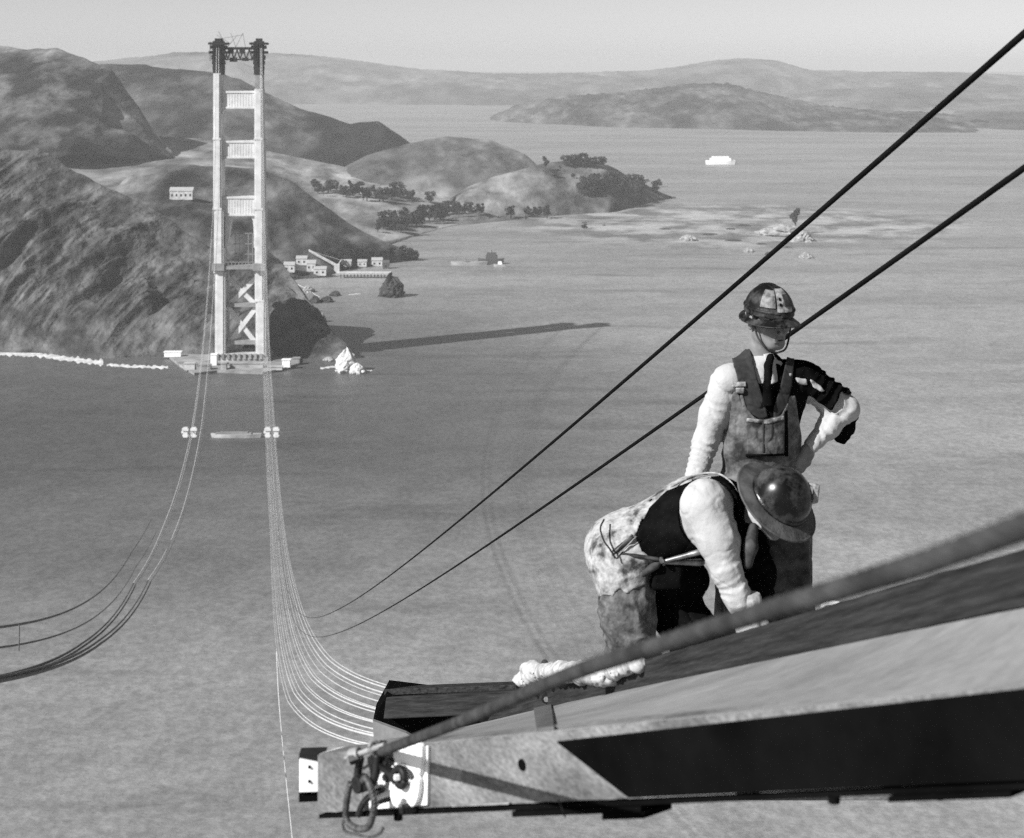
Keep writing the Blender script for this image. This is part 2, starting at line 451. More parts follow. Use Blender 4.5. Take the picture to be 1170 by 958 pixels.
# ================================================================ hills
TERR = []
def terrain(name, ridge, foot, m, n=240, rows=60, amp=6, gul=0, gs=70, prof=.9, back=.5, seed=0, rn=1.0, lump=0, fs=220, zb=-6, det=0, warp=45, lean=.6):
    rx = [p[0] for p in ridge]; fx = [p[0] for p in foot]
    V = []; Fc = []
    pxs = np.linspace(max(rx[0], fx[0]), min(rx[-1], fx[-1]), n)
    nb = rows//3
    ts = list(np.linspace(0, 1, rows))+list(1+np.linspace(0, 1, nb+1)[1:])
    T, PX = np.meshgrid(ts, pxs, indexing='ij')
    def prof1(xs, vals, w):
        q = np.interp(pxs, xs, vals); k = max(1, int(n*w)); ker = np.exp(-np.linspace(-2, 2, 2*k+1)**2); ker /= ker.sum()
        return np.convolve(np.pad(q, k, mode='reflect', reflect_type='odd'), ker, 'valid')
    fdv = [p[2] if len(p) > 2 else DW(p[1]) for p in foot]
    tt0 = np.clip(T, 0, 1); span = pxs[-1]-pxs[0]
    wx = (1-tt0)*tt0**.3*np.minimum(np.minimum(PX-pxs[0], pxs[-1]-PX)*.6, 1.0*warp)
    PXw = PX+wx*(vnoise(PX/warp/1.2, tt0*2.5, PX*0+seed)+.5*vnoise(PX/warp*2, tt0*5, PX*0+seed)+.35)
    ry = np.interp(PXw, pxs, prof1(rx, [p[1] for p in ridge], .008)); rd = np.interp(PXw, pxs, prof1(rx, [p[2] for p in ridge], .07))
    fy = np.interp(PX, pxs, prof1(fx, [p[1] for p in foot], .02)); fd_ = np.interp(PX, pxs, prof1(fx, fdv, .04))
    zr = H-(ry-HY)/F*rd; zf = H-(fy-HY)/F*fd_
    tt = np.minimum(T, 1)
    d = np.where(T <= 1, fd_+(rd-fd_)*tt, rd+(rd-fd_)*back*(T-1)*1.0)
    d = np.maximum(d, 300)
    sh = tt**prof
    z = np.where(T <= 1, zf+(zr-zf)*sh, zr+(zb-zr)*(T-1)**1.4)
    X = (PX-CX)/F*d
    # fall line noise: gullies run from ridge to shore
    env = np.sin(pi*np.clip(tt, 0, 1)**.85)*.9+.10*(T > .05)
    U = X/gs+seed*7.3+.5*vnoise(X/260, d/260, X*0+seed)+ (tt*lean)
    g = ridged(U, tt*1.0+seed+d/900, X*0+seed*3.1, 4)
    g = np.where(g < .2, g*1.25-.05, g)
    f_ = fbm(X/fs, d/(fs*2), X*0+seed*1.7, 5)
    l_ = fbm(X/(fs*3.2)+3, d/(fs*3.2)+seed, X*0, 3)
    z = z+env*(gul*(g-.15)+amp*f_+lump*l_)
    if det: z = z+env*6.5*(ridged(U*2.3+3, tt*2.6, X*0+5, 4)-.2)+env*2.2*fbm(X/16, tt*14, X*0, 3)
    z = z+rn*vnoise(X/18, d/18, X*0+seed)*np.clip(T*4, 0, 1)
    # shoreline wander
    d = d+(1-tt)*vnoise(X/55, X*0+seed, X*0)*9*(T <= 1)
    X = (PX-CX)/F*d
    z = np.where(T == 0, z-5, z)
    for i in range(len(ts)):
        for j in range(n): V.append((X[i,j], d[i,j], z[i,j]))
    for i in range(len(ts)-1):
        for j in range(n-1):
            a = i*n+j; Fc.append((a, a+1, a+n+1, a+n))
    o = mesh_obj(name, np.array(V), Fc, m, None, True); tag(o, kind='structure')
    TERR.append(BVHTree.FromPolygons([Vector(v) for v in V], Fc))
    return o
def hit(px, py):
    """first land (or water) seen through a picture point"""
    o = Vector((0, 0, H)); r = Q(px, py, 1).normalized(); best = None
    for t in TERR:
        h_, n_, i_, dd = t.ray_cast(o, r)
        if h_ is not None and (best is None or dd < best[1]) and h_.z > -1: best = (h_, dd)
    if best is None:
        d = DW(py); return P(px, py, d)
    return best[0]

def land_mat(name, lo, hi, patch_scale, fine=.05, extra=None, ramp=(.42,.60)):
    return mat(name, lo, rough=.95, v2=hi, scale=patch_scale, bump=.9, bscale=fine, spec=.05, ramp=ramp, bdist=6.0, stretch=(1, .38, 1.3), fine=(fine*.9, .6), detail=9)
m_cliff = land_mat('dark cliff scrub', .045, .105, .03, .10)
m_scrub = land_mat('scrub hillside', .018, .17, .010, .04)
m_dark = land_mat('dark hillside scrub', .016, .12, .004, .03)
m_pale = land_mat('dry grass', .12, .30, .006, .03)
m_mid = land_mat('grazed hillside', .08, .24, .004, .03)
m_coast = land_mat('coastal flat', .05, .19, .010, .04)
m_wood = land_mat('wooded ridge', .015, .11, .006, .02)
m_far = land_mat('distant hills', .06, .14, .0015, .008)
m_rock = mat('pale rock', .16, rough=.95, v2=.42, scale=.15, bump=.8, bscale=.4, bdist=1.0)
m_drock = mat('dark rock', .02, rough=.95, v2=.07, scale=.15, bump=.8, bscale=.4, bdist=1.0)

terrain('headland', [(-150,178,1500),(-40,170,1540),(0,172,1560),(45,171,1560),(62,181,1550),(90,198,1530),(130,218,1510),(165,233,1490),(200,256,1465),(240,284,1430),(262,291,1410),(300,284,1400),(320,299,1385),(345,331,1365),(362,357,1350),(378,388,1335),(396,410,1312)],
        [(-150,400),(0,402),(60,405),(120,411),(190,408),(250,408),(300,409),(345,411),(372,411),(396,414)], m_cliff, n=800, rows=200, amp=7, gul=19, gs=30, prof=.86, seed=1, rn=1.6, fs=90, back=.6, det=1, lean=-3.0)
terrain('hillside', [(20,215,1950),(110,224,1980),(135,212,1990),(150,199,2040),(190,189,2080),(235,190,2110),(300,194,2110),(330,206,2090),(365,231,2070),(400,257,2035),(440,276,2000),(478,294,1968)],
        [(20,330,1600),(200,330,1650),(300,326),(345,318),(365,318),(400,307),(440,302),(478,297)], m_scrub, n=260, rows=70, amp=12, gul=5, gs=90, prof=.8, seed=2, fs=120)
terrain('valley', [(-60,150,2900),(60,150,2900),(120,152,2950),(250,160,3000),(330,178,2950),(420,196,2900),(520,214,2800),(600,222,2700)],
        [(-60,260,1900),(60,230,1950),(120,235,2000),(300,230,2100),(345,262,2150),(420,285,2030),(520,258),(600,252)], m_pale, n=200, rows=50, amp=8, prof=1.0, seed=3, rn=.5)
terrain('left_hill', [(-160,70,2950),(-60,50,2950),(0,52,2950),(30,57,2930),(65,55,2900),(85,63,2880),(105,70,2850),(128,79,2820),(141,98,2780),(158,122,2740),(176,150,2700),(196,172,2650)],
        [(-160,200,2200),(0,200,2250),(80,172,2350),(110,172,2400),(196,182,2600)], m_scrub, n=240, rows=70, amp=22, gul=9, gs=130, prof=.75, seed=4, fs=200, rn=1.2)
terrain('dark_hill', [(90,78,3700),(115,74,3700),(165,74,3700),(185,78,3650),(240,82,3600),(275,91,3550),(310,109,3500),(345,125,3450),(400,141,3400),(432,138,3380),(457,156,3350),(490,178,3300)],
        [(90,190,2950),(250,188,2950),(330,184,3000),(400,186,3050),(490,190,3080)], m_dark, n=260, rows=70, amp=16, gul=7, gs=160, prof=.75, seed=5, fs=220, rn=1.5)
terrain('low_hill', [(370,206,2900),(395,190,2950),(420,177,3000),(468,164,3050),(510,156,3080),(560,160,3080),(600,176,3050),(614,189,3000),(640,203,2900)],
        [(370,212,2700),(450,218,2700),(530,222,2680),(640,222,2700)], m_mid, n=200, rows=50, amp=6, gul=3, gs=120, prof=.7, seed=6, rn=.6)
terrain('point', [(480,248,2600),(505,234,2640),(535,214,2680),(562,203,2700),(600,193,2720),(618,188,2740),(650,183,2760),(695,189,2780),(715,200,2800),(740,212,2840),(760,222,2870),(775,228,2880)],
        [(480,262),(520,256),(580,251),(640,247),(700,243),(735,234),(772,226)], m_coast, n=220, rows=50, amp=5, gul=3, gs=60, prof=.75, seed=7, rn=.8, fs=110)
terrain('far_point', [(560,134.5,7200),(575,127,7200),(590,121,7200),(610,117,7200),(640,110,7200),(700,107,7200),(740,102,7200),(770,98,7200),(800,96,7200),(830,96,7200),(870,106,7200),(905,114,7200),(940,121,7200),(1000,127,7200),(1060,129,7100),(1095,134,7000),(1130,139.5,6800)],
        [(560,139),(600,141),(650,143),(700,146),(780,147),(900,150),(1000,152),(1130,152)], m_wood, n=400, rows=60, amp=22, gul=14, gs=150, prof=.6, seed=8, fs=200, rn=6)
terrain('east_flat', [(1090,128,7800),(1130,120,7800),(1180,116,7800),(1300,118,7600)], [(1090,135),(1130,148),(1180,150),(1300,150)], m_far, n=80, rows=30, amp=12, prof=.8, seed=9, rn=2)
terrain('middle_hills', [(840,116,10500),(880,110,10500),(950,102,10500),(1040,98,10500),(1100,102,10500),(1180,100,10500),(1320,104,10500)],
        [(840,124),(900,124),(1000,127),(1100,128),(1320,130)], m_far, n=200, rows=40, amp=25, gul=12, gs=260, prof=.8, seed=10, fs=420, rn=4)
terrain('distant_hills', [(-250,64,12500),(-60,66,12500),(60,72,12500),(120,70,12500),(200,60,12500),(300,60,12500),(345,62,12500),(400,68,12500),(480,79,12500),(560,84,12500),(640,84,12500),(740,81,12500),(780,76,12300),(812,70,12300),(850,67,12300),(885,69,12300),(925,80,12300),(1000,82,12500),(1100,83,12500),(1180,88,12500),(1350,86,12500)],
        [(-250,119),(300,119),(480,120),(560,121),(700,119),(850,118),(1000,118),(1350,118)], m_far, n=500, rows=60, amp=40, gul=45, gs=420, prof=.8, seed=11, fs=700, rn=5)

# low shoals off the point
terrain('shoal', [(745,226,2720),(800,223,2740),(870,227,2700),(930,236,2620),(985,246,2500)], [(745,247,2535),(800,258,2383),(870,268,2259),(930,268,2259),(985,256,2409)], m_mid, n=120, rows=20, amp=1.5, prof=.5, seed=12, rn=.3, back=.1) if False else None

def rock(name, px, py, w, h, m, label, seed, group=None, cat='rock', spiky=0, d=None, blunt=1.6):
    c = P(px, py, d or DW(py)); s = (d or DW(py))/F; c.z = max(c.z, 0)
    nx, ny = 26, 14; V = []; Fc = []
    for i in range(ny+1):
        for j in range(nx):
            a = 2*pi*j/nx; t = i/ny; r = (1-t**blunt)**.6 if t < 1 else 0
            k = 1+.34*mnoise.noise(Vector((cos(a)*1.6, sin(a)*1.6, t*2.5+seed*9)))+.30*mnoise.noise(Vector((cos(a)*4, sin(a)*4, t*6+seed*4)))+.16*mnoise.noise(Vector((cos(a)*9, sin(a)*9, t*12+seed*4)))
            hh = t*h*s*(1+spiky*mnoise.noise(Vector((cos(a)*2, sin(a)*2, seed))))
            V.append((c.x+cos(a)*w*s/2*r*k, c.y+sin(a)*w*s/2*r*k*1.1, hh-1))
    for i in range(ny):
        for j in range(nx):
            Fc.append((i*nx+j, i*nx+(j+1) % nx, (i+1)*nx+(j+1) % nx, (i+1)*nx+j))
    o = mesh_obj(name, V, Fc, m, None, False, origin=(c.x, c.y, 0)); tag(o, label, cat, group); return o
m_white_rock = mat('bright wet rock', .36, rough=.7, v2=.7, scale=.3, bump=.5, bscale=.8)
rock('sea_rock', 396, 424, 26, 25, m_white_rock, 'pointed bright white rock in surf at the headland tip', 3, spiky=.4, blunt=2.2)
rock('sea_rock', 408, 426, 20, 13, m_white_rock, 'low white rock beside the pointed bright rock', 2)
rock('sea_rock', 448, 339, 25, 24, m_drock, 'dark shaggy rock standing alone off the pier end', 5, spiky=.5, blunt=3.5)
rock('sea_rock', 787, 275, 20, 8, m_rock, 'small pale rock leftmost of the islets off the point', 4)
rock('sea_rock', 895, 268, 56, 13, m_rock, 'broad pale islet rock under the lone tree', 5)
rock('sea_rock', 917, 276, 26, 14, m_rock, 'pale rounded rock just right of the broad islet', 6)
rock('sea_rock', 921, 295, 16, 8, m_rock, 'small pale rock nearest the camera among the islets', 7)
rock('sea_rock', 856, 288, 12, 6, m_rock, 'tiny pale rock below the broad islet', 8)
rock('sea_rock', 878, 291, 10, 4, m_drock, 'tiny dark rock between two pale islet rocks', 9)
for i, (x, y, w_, h_, mm) in enumerate([(352,334,16,9,m_rock),(360,346,14,10,m_drock),(352,357,18,14,m_rock),(374,345,16,8,m_drock),(383,338,14,7,m_drock),(366,368,13,14,m_rock),(372,383,12,9,m_drock),(382,402,20,10,m_drock),(376,412,16,6,m_rock)]):
    rock('shore_rock', x, y, w_, h_, mm, 'jagged shore rock strewn along the foot of the headland', 20+i, 'jagged rocks at the foot of the headland')
# shoal of rocks awash
for i, (x, y, w_) in enumerate([(760,262,16),(812,268,20),(835,262,14),(838,275,22),(850,258,18),(870,279,14),(900,283,12),(668,255,7),(690,258,5)]):
    rock('reef_rock', x, y, w_, 2.2, m_drock, 'low dark reef rock awash in the shallows off the point', 50+i, 'low reef rocks awash off the point', cat='reef')

# surf along the shore
m_foam = mat('surf foam', .38, rough=.9, v2=.72, scale=.12)
def foam(pts, w, label):
    V = []; Fc = []; n = 300
    for i in range(n+1):
        t = i/n*(len(pts)-1); k = min(int(t), len(pts)-2); f_ = t-k
        px = lerp(pts[k][0], pts[k+1][0], f_); py = lerp(pts[k][1], pts[k+1][1], f_)
        d = DW(py); ww = w*max(.35, .60+.7*mnoise.noise(Vector((px*.23, 3, w)))+.12*mnoise.noise(Vector((px*.9, 3, w))))
        n1 = 5*mnoise.noise(Vector((px*.21, 9, w)))
        for q, zz in ((-ww, .05), (-ww*.3, .25), (ww*.5, .3), (ww, .05)):
            V.append(((px-CX)/F*(d+q+n1), d+q+n1, zz))
    for i in range(n):
        for q in range(3): Fc.append((i*4+q, (i+1)*4+q, (i+1)*4+q+1, i*4+q+1))
    o = mesh_obj('surf', V, Fc, m_foam, None, True); tag(o, label, 'surf', kind='stuff')
foam([(-40,401),(0,404),(40,405),(75,410),(118,415)], 17, 'white surf breaking along the foot of the cliff')
foam([(122,417),(150,419),(192,420)], 9, 'white surf left of the tower pier')
foam([(366,421),(385,419),(425,424)], 6, 'white surf round the bright rock')
foam([(330,321),(350,330),(365,340)], 3, 'thin white surf on the cove beach')
foam([(398,337),(412,336)], 4, 'white patch of foam in the cove')

# haze
hz = MB(); hz.hexa([Vector((-14000,-300,-1)),Vector((14000,-300,-1)),Vector((14000,-300,266)),Vector((-14000,-300,266))],
                   [Vector((-14000,22000,-1)),Vector((14000,22000,-1)),Vector((14000,22000,266)),Vector((-14000,22000,266))])
m_h = bpy.data.materials.new('haze'); m_h.use_nodes = True; nt = m_h.node_tree
nt.nodes.remove(nt.nodes['Principled BSDF']); pv = nt.nodes.new('ShaderNodeVolumePrincipled')
pv.inputs['Color'].default_value = (.95, .95, .95, 1); pv.inputs['Density'].default_value = 7e-5; pv.inputs['Anisotropy'].default_value = 0.0
nt.links.new(pv.outputs[0], nt.nodes['Material Output'].inputs['Volume'])
o = hz.build('haze', m_h); tag(o, kind='stuff')
# ================================================================ suspension bridge tower
TD = 1283.0; SX = TD/F
m_steel = mat('primer painted steel', .46, rough=.7, v2=.64, scale=.16, bump=.2, bscale=.5)
m_dsteel = mat('dark scaffold', .012, rough=.8, var=.3, scale=.3)
m_msteel = mat('grey steel', .22, rough=.7, var=.2, scale=.3)
m_conc = mat('pale concrete', .55, rough=.9, v2=.22, scale=.08, bump=.3, bscale=.3)
m_gconc = mat('grey wet concrete', .14, rough=.9, v2=.32, scale=.08, bump=.3, bscale=.3)
m_white = mat('white paint', .85, rough=.6)
def TX(px): return (px-CX)*SX
def TZ(py): return H-(py-HY)*SX
troot = thing('bridge_tower', 'tall two-legged steel suspension bridge tower with cross struts under construction', 'tower', (TX(272), TD, 2))
def slab(mb, x0, x1, y0, y1, dep=18, dy=0):
    """picture box at the tower: front face at TD+dy"""
    c = ((TX(x0)+TX(x1))/2, TD+dy+dep/2, (TZ(y0)+TZ(y1))/2)
    return mb.box(c, (abs(TX(x1)-TX(x0)), dep, abs(TZ(y0)-TZ(y1))))
for s, secs in (('L', [(245.5,257,312,408,22),(244.4,255,240,312,20),(243.6,253,160,240,18),(243.6,252,84,160,16)]),
                ('R', [(292,303.5,345,408,22),(291,301.5,240,345,20),(290.6,300.4,160,240,18),(290.6,299.4,102,160,16)])):
    mb = MB()
    for i, (x0, x1, y0, y1, dp) in enumerate(secs):
        w_ = x1-x0
        slab(mb, x0+w_*.18, x1-w_*.18, y0, y1, dp, -.7)          # stepped cells, the middle one proud
        slab(mb, x0, x1, y0+.003, y1+.003, dp-1.2)
        slab(mb, x0-.4, x1+.4, y1-2.0, y1, dp+.6, -1.0)
    leg = mb.build('leg', m_steel, troot)
    m2 = MB(); xc0, xc1 = (240.5, 256) if s == 'L' else (287.5, 301.5)
    for yy, e, hh in ((50,2,2.5),(54,0,4),(60,1.5,3),(66,-1,5),(72,-1.5,4),(78,-2,4)):
        slab(m2, xc0-e, xc1+e, yy-hh/2, yy+hh/2, 16+e*2, -1-e)
    slab(m2, xc0+2.5, xc1-2.5, 47, 85.8, 13, .6)
    for k in range(6): slab(m2, xc0+k*2.4, xc0+k*2.4+.6, 48, 70, .6, -3.2)
    slab(m2, xc0+4, xc1-4, 44, 48, 8, 3)
    m2.build('saddle_scaffold', m_dsteel, leg)
    if s == 'R':
        m3 = MB(); slab(m3, 291.5, 298.5, 84.5, 102, 14, .8); m3.build('upper_leg_section', m_msteel, leg)
for (y0, y1) in ((105,124),(162,181),(226,247)):
    mb = MB(); x0, x1 = 251, 293
    slab(mb, x0, x1, y0, y1, 9, 3)
    slab(mb, x0, x1, y0-.8, y0+1.6, 10, 2.4); slab(mb, x0, x1, y1-1.6, y1+.4, 10, 2.4)
    nn = 12
    for k in range(nn): slab(mb, x0+3+k*3.2, x0+3.7+k*3.2, y0+1.6, y1-1.6, 1, 2.86)
    # arched gussets under the strut
    for sx_, e in ((x0, 1), (x1, -1)):
        poly = [Vector((TX(sx_), TD+3.4, TZ(y1))), Vector((TX(sx_+e*7), TD+3.4, TZ(y1))), Vector((TX(sx_+e*3.2), TD+3.4, TZ(y1+2.5))), Vector((TX(sx_+e*1.5), TD+3.4, TZ(y1+6)))]
        mb.prism(poly, (0, 8, 0))
    mb.build('strut', m_steel, troot)
# portal frame above the deck level with its big bracket
mb = MB()
pl = [(256,247),(266,247),(263,252),(262,262),(261,270),(258,284),(256,284)]
mb.prism([Vector((TX(x), TD+4.1, TZ(y))) for x, y in pl], (0, 7, 0))
mb.build('portal_bracket', m_steel, troot); mb = MB()
mb.prism([Vector((TX(x), TD+4.1, TZ(y))) for x, y in [(292,247),(285,247),(288,253),(289,266),(289,284),(292,284)]], (0, 7, 0))
mb.build('portal_bracket', m_steel, troot)
mb = MB()
slab(mb, 243, 305, 304, 307.5, 24, -3)
for x in (243, 290): slab(mb, x, x+14, 301, 309, 26, -4)
for k in range(9): slab(mb, 257+k*4, 257.6+k*4, 299, 304, .6, -2.5)
slab(mb, 257, 292, 299, 299.6, .6, -2.5)
mb.build('work_platform', m_msteel, troot)
mb = MB()
for x in (266,271,276,281,286): slab(mb, x, x+.6, 268, 304, .6, 10)
for y in (268,280,292): slab(mb, 264, 289, y, y+.7, .6, 10)
mb.build('hanging_scaffold', m_msteel, troot)
for (xa, ya, xb, yb) in ((258,318,292,352),(292,318,258,352),(258,352,292,396),(292,352,258,396)):
    mb = MB(); mb.bar((TX(xa), TD+8+(.4 if xa < xb else -.4), TZ(ya)), (TX(xb), TD+8+(.4 if xa < xb else -.4), TZ(yb)), 2.6, 3.2)
    mb.build('cross_brace', m_steel, troot)
for y in (350, 393):
    mb = MB(); slab(mb, 257.2, 291.8, y-2.5, y+2, 6, 4.4); mb.build('lower_strut', m_msteel, troot)
# top truss and derrick
mb = MB(); slab(mb, 254, 290, 54, 57, 3, 2); slab(mb, 254, 290, 67.5, 69, 2, 2.5)
for k in range(5):
    xa = 256+k*7
    mb.bar((TX(xa), TD+3.5, TZ(57)), (TX(xa+3.5), TD+3.5, TZ(67.5)), .8); mb.bar((TX(xa+3.5), TD+3.7, TZ(67.5)), (TX(xa+7), TD+3.7, TZ(57)), .8)
for x in (263, 276): slab(mb, x-3, x+3, 57, 61.5, 3, 1.6)
slab(mb, 262, 270, 66, 71, 3, 1.6); slab(mb, 276, 283, 66, 70, 3, 1.6)
mb.build('top_truss', m_dsteel, troot)
mb = MB()
for (xa, ya, xb, yb) in ((248,36,258,54),(252,44,276,40),(262,38,268,54),(268,54,276,38),(276,38,279,54),(258,54,270,40),(246,40,262,50)):
    mb.bar((TX(xa), TD+6, TZ(ya)), (TX(xb), TD+6, TZ(yb)), .38)
mb.build('derrick', m_msteel, troot)
# pier and apron
pr = thing('tower_pier', 'pale concrete pier block under both tower legs', 'pier', (TX(272), TD, 0))
mb = MB(); slab(mb, 244, 307, 407.9, 417, 30, -4); slab(mb, 246, 305, 404.5, 407.9, 27, -2.5); mb.build('plinth', m_conc, pr)
for k in range(9): mb = MB(); slab(mb, 248+k*6.2, 251+k*6.2, 403.5, 409.5, 2, -5); mb.build('form_panel', m_gconc, pr)
fr = thing('pier_apron', 'low grey wharf apron spreading round the tower pier at the water', 'wharf', (TX(262), 1262, 0))
mb = MB()
pts = [(186,403),(205,418),(222,428),(248,425),(300,427),(322,423),(343,416),(343,410),(190,402)]
mb.prism([P(x, y, DW(y)*.997)+Vector((0,0,1.6-P(x,y,DW(y)*.997).z)) for x, y in pts][::-1], (0, 0, -3)); mb.build('deck', m_gconc, fr)
for i, (x0, x1, y0, y1, mm) in enumerate([(187,206,404,409,m_white),(240,247,407,419,m_white),(322,331,413,421,m_white),(305,322,421,424,m_conc),(262,300,417,422,m_conc),(252,258,417,424,m_conc),(210,222,417,424,m_conc),(334,342,411,416,m_msteel),(224,240,419,424,m_gconc)]):
    mb = MB(); c = P((x0+x1)/2, y1, DW(y1)*.995); s = c.y/F; h_ = (y1-y0)*s
    mb.box((c.x, c.y+4, 1.6+h_/2-.3), ((x1-x0)*s, 5, h_)); mb.box((c.x, c.y+4, 1.6+h_+.1), ((x1-x0)*s+.8, 5.8, .5))
    mb.build('shed' if mm != m_conc else 'block', mm, fr)

# ================================================================ trees
m_leaf = mat('dark foliage', .012, rough=.9, v2=.045, scale=.9, ramp=(.4,.6))
m_bark = mat('bark', .06, rough=.95, var=.3, scale=3)
def tree_proto(seed, wide=1.0, tall=1.0, bare=.2):
    rnd = random.Random(seed)
    root = bpy.data.objects.new('tree', None); COL.objects.link(root)
    t = MB(); t.tube([(0,0,-1.5),(.1,0,2),(.2,.1,5*tall),(.1,.2,8*tall)], [.5,.42,.3,.12], 7)
    for k in range(5):
        a = rnd.uniform(0, 2*pi); t.tube([(.1,0,(2.5+k)*tall), (cos(a)*1.5*wide, sin(a)*1.5*wide, (4.5+k)*tall), (cos(a)*2.6*wide, sin(a)*2.6*wide, (6+k*.8)*tall)], [.2,.13,.05], 5)
    t.build('trunk', m_bark, root, world=False)
    V = []; Fc = []
    lumps = []
    for k in range(11):
        a = rnd.uniform(0, 2*pi); rr = rnd.uniform(.2, 3.2)*wide; z = rnd.uniform(10*bare+1.5, 9.5)*tall
        lumps.append((cos(a)*rr, sin(a)*rr, z, rnd.uniform(1.3, 2.5)*(1.15-.05*z/tall)))
    for (lx, ly, lz, lr) in lumps:
        for k in range(85):
            v = Vector((rnd.gauss(0,1), rnd.gauss(0,1), rnd.gauss(0,1))).normalized()*lr*rnd.uniform(.55, 1.12)
            c = Vector((lx+v.x*wide, ly+v.y*wide, lz+v.z*.75)); s = rnd.uniform(.28, .62)
            u = Vector((rnd.gauss(0,1), rnd.gauss(0,1), rnd.gauss(0,1))).normalized(); q = u.orthogonal().normalized()
            n = len(V); V += [c+u*s, c+q*s*.8, c-u*s, c-q*s*.8]; Fc.append((n, n+1, n+2, n+3))
    mesh_obj('crown', V, Fc, m_leaf, root, world=False)
    return root
protos = [tree_proto(1), tree_proto(2, 1.3, .8, .1), tree_proto(3, .7, 1.3, .25)]
used = [False]*3
def put_tree(px, py, hpx, k, label, group):
    """py is the foot of the tree in the picture, hpx its height there"""
    c = hit(px, py); p = protos[k]
    if used[k]: r = copy_tree(p)
    else: r = p; used[k] = True
    r.location = c; s = hpx*c.y/F/10.5/(1, .82, 1.3)[k]; r.scale = (s*random.uniform(.9,1.15), s*random.uniform(.9,1.15), s); r.rotation_euler = (0, 0, random.uniform(0, 6.28))
    tag(r, label, 'tree', group); return r
g1 = ('dark tree in the grove on the pale valley floor', 'trees of the valley grove')
for i in range(24):
    px = 360+i*4.9+random.uniform(-2, 2); put_tree(px, 219+i*.45+random.uniform(-3, 6), random.uniform(11, 17), i % 3, *g1)
g2 = ('dark tree in the thick wood running down to the cove', 'trees of the wood above the cove')
for i in range(34):
    f_ = i/33; px = 432+f_*96+random.uniform(-6, 6); py = 268-f_*22+random.uniform(-8, 3)
    put_tree(px, py, random.uniform(12, 20), i % 3, *g2)
g3 = ('low dark bushy tree in the row behind the pier sheds', 'bushy trees behind the pier')
for i in range(20):
    px = 378+i*5.1+random.uniform(-1.5, 1.5); put_tree(px, 296+random.uniform(-3, 2), random.uniform(8, 14), (1, 0)[i % 2], *g3)
for px, py, h_, lab in ((548,247,17,'round dark tree just right of the cove wood'),(584,250,17,'single round dark tree standing alone on the flat shore'),(603,248,14,'left tree of the tight trio on the flat shore'),(613,249,15,'middle tree of the tight trio on the flat shore'),(625,250,18,'largest right-hand tree of the trio on the flat shore'),(535,243,12,'small dark tree beside the round one right of the cove wood'),(492,232,13,'small tree poking above the cove wood'),(668,262,6,'tiny dark bush on the foreshore of the point')):
    put_tree(px, py, h_, 0 if h_ > 13 else 1, lab, None)
put_tree(623,197,19,2,'tall slim dark tree at the left end of the point ridge',None)
g4 = ('dark tree in the flat-topped row along the ridge of the point', 'trees in a row on top of the point')
for i in range(10): put_tree(646+i*4.8, 190+random.uniform(-1, 1), random.uniform(10, 14), (1, 0)[i % 2], *g4)
g5 = ('dark tree in the dense clump on the slope of the point', 'trees of the clump on the point')
for i in range(26):
    px = 664+random.uniform(0, 44); py = 222-(px-664)*.22+random.uniform(-6, 3); put_tree(px, py, random.uniform(13, 19), i % 3, *g5)
g6 = ('dark tree scattered at the right end of the point', 'scattered trees at the right end of the point')
for px, py, h_ in ((712,217,12),(722,213,14),(728,222,15),(732,210,12),(718,224,10),(735,218,13),(750,220,13),(752,214,9),(710,226,9),(697,222,10),(640,196,7),(633,203,8),(655,204,7)): put_tree(px, py, h_, random.randrange(3), *g6)
tr = put_tree(922, 262, 26, 2, 'lone leaning tree on top of the broad pale islet', None)
tr.location = P(909, 264, 2262)

# ================================================================ buildings and boats
m_hut = mat('weathered whitewash', .34, rough=.9, v2=.6, scale=.3)
m_roof = mat('light roof', .34, rough=.8, var=.1, scale=.3)
m_droof = mat('dark roof', .08, rough=.8)
m_glass = mat('dark window', .02, rough=.2)
def house(px, py, wpx, hpx, dep, label, wall=m_hut, roof=m_roof, cat='building', name='building', group=None, rise=.35, nw=4):
    c = hit(px, py); s = c.y/F; w_, h_ = wpx*s, hpx*s
    r = thing(name, label, cat, c, group)
    mb = MB(); mb.box((c.x, c.y, c.z+h_*.32), (w_, dep, h_*.84)); mb.build('wall', wall, r)
    mb = MB(); y0, y1 = c.y-dep/2-.5, c.y+dep/2+.5; z = c.z+h_*.74; x0, x1 = c.x-w_/2-.5, c.x+w_/2+.5
    mb.add([(x0,y0,z),(x1,y0,z),(x1,y1,z),(x0,y1,z),(x0,c.y,z+h_*rise),(x1,c.y,z+h_*rise)], [(3,2,1,0),(0,1,5,4),(2,3,4,5),(3,0,4),(1,2,5)]); mb.build('roof', roof, r)
    for k in range(nw):
        mb = MB(); mb.box((c.x-w_/2+(k+.5)*w_/nw, c.y-dep/2-.05, c.z+h_*.35), (w_/nw*.35, .16, h_*.22)); mb.build('window', m_glass, r)
    return r
house(208, 227, 26, 12, 12, 'long white shed alone on the hillside left of the tower', nw=5)
for args in ((331,310,12,10,'white hut nearest the headland in the cove works'),(345,302,12,9,'white hut behind the crane boom'),(356,309,10,11,'white square shed left of the crane foot'),(366,314,14,9,'low white shed on the cove beach'),(396,304,11,7,'small pale hut behind the pier'),(414,304,10,7,'small pale hut at the middle of the pier'),(431,304,12,9,'white shed near the pier end')):
    house(args[0], args[1], args[2], args[3], 9, args[4], nw=2, group='white huts of the cove works')
house(441, 307, 7, 9, 8, 'tiny dark shed at the pier end', wall=m_droof, roof=m_droof, nw=1)
cr = thing('crane', 'pale crane with long boom leaning left over the cove works', 'crane', hit(385, 313))
c = wloc(cr); s = c.y/F
mb = MB(); mb.box(c+Vector((0,0,4.5)), (5.5, 5.5, 11)); mb.build('cab', m_steel, cr)
mb = MB()
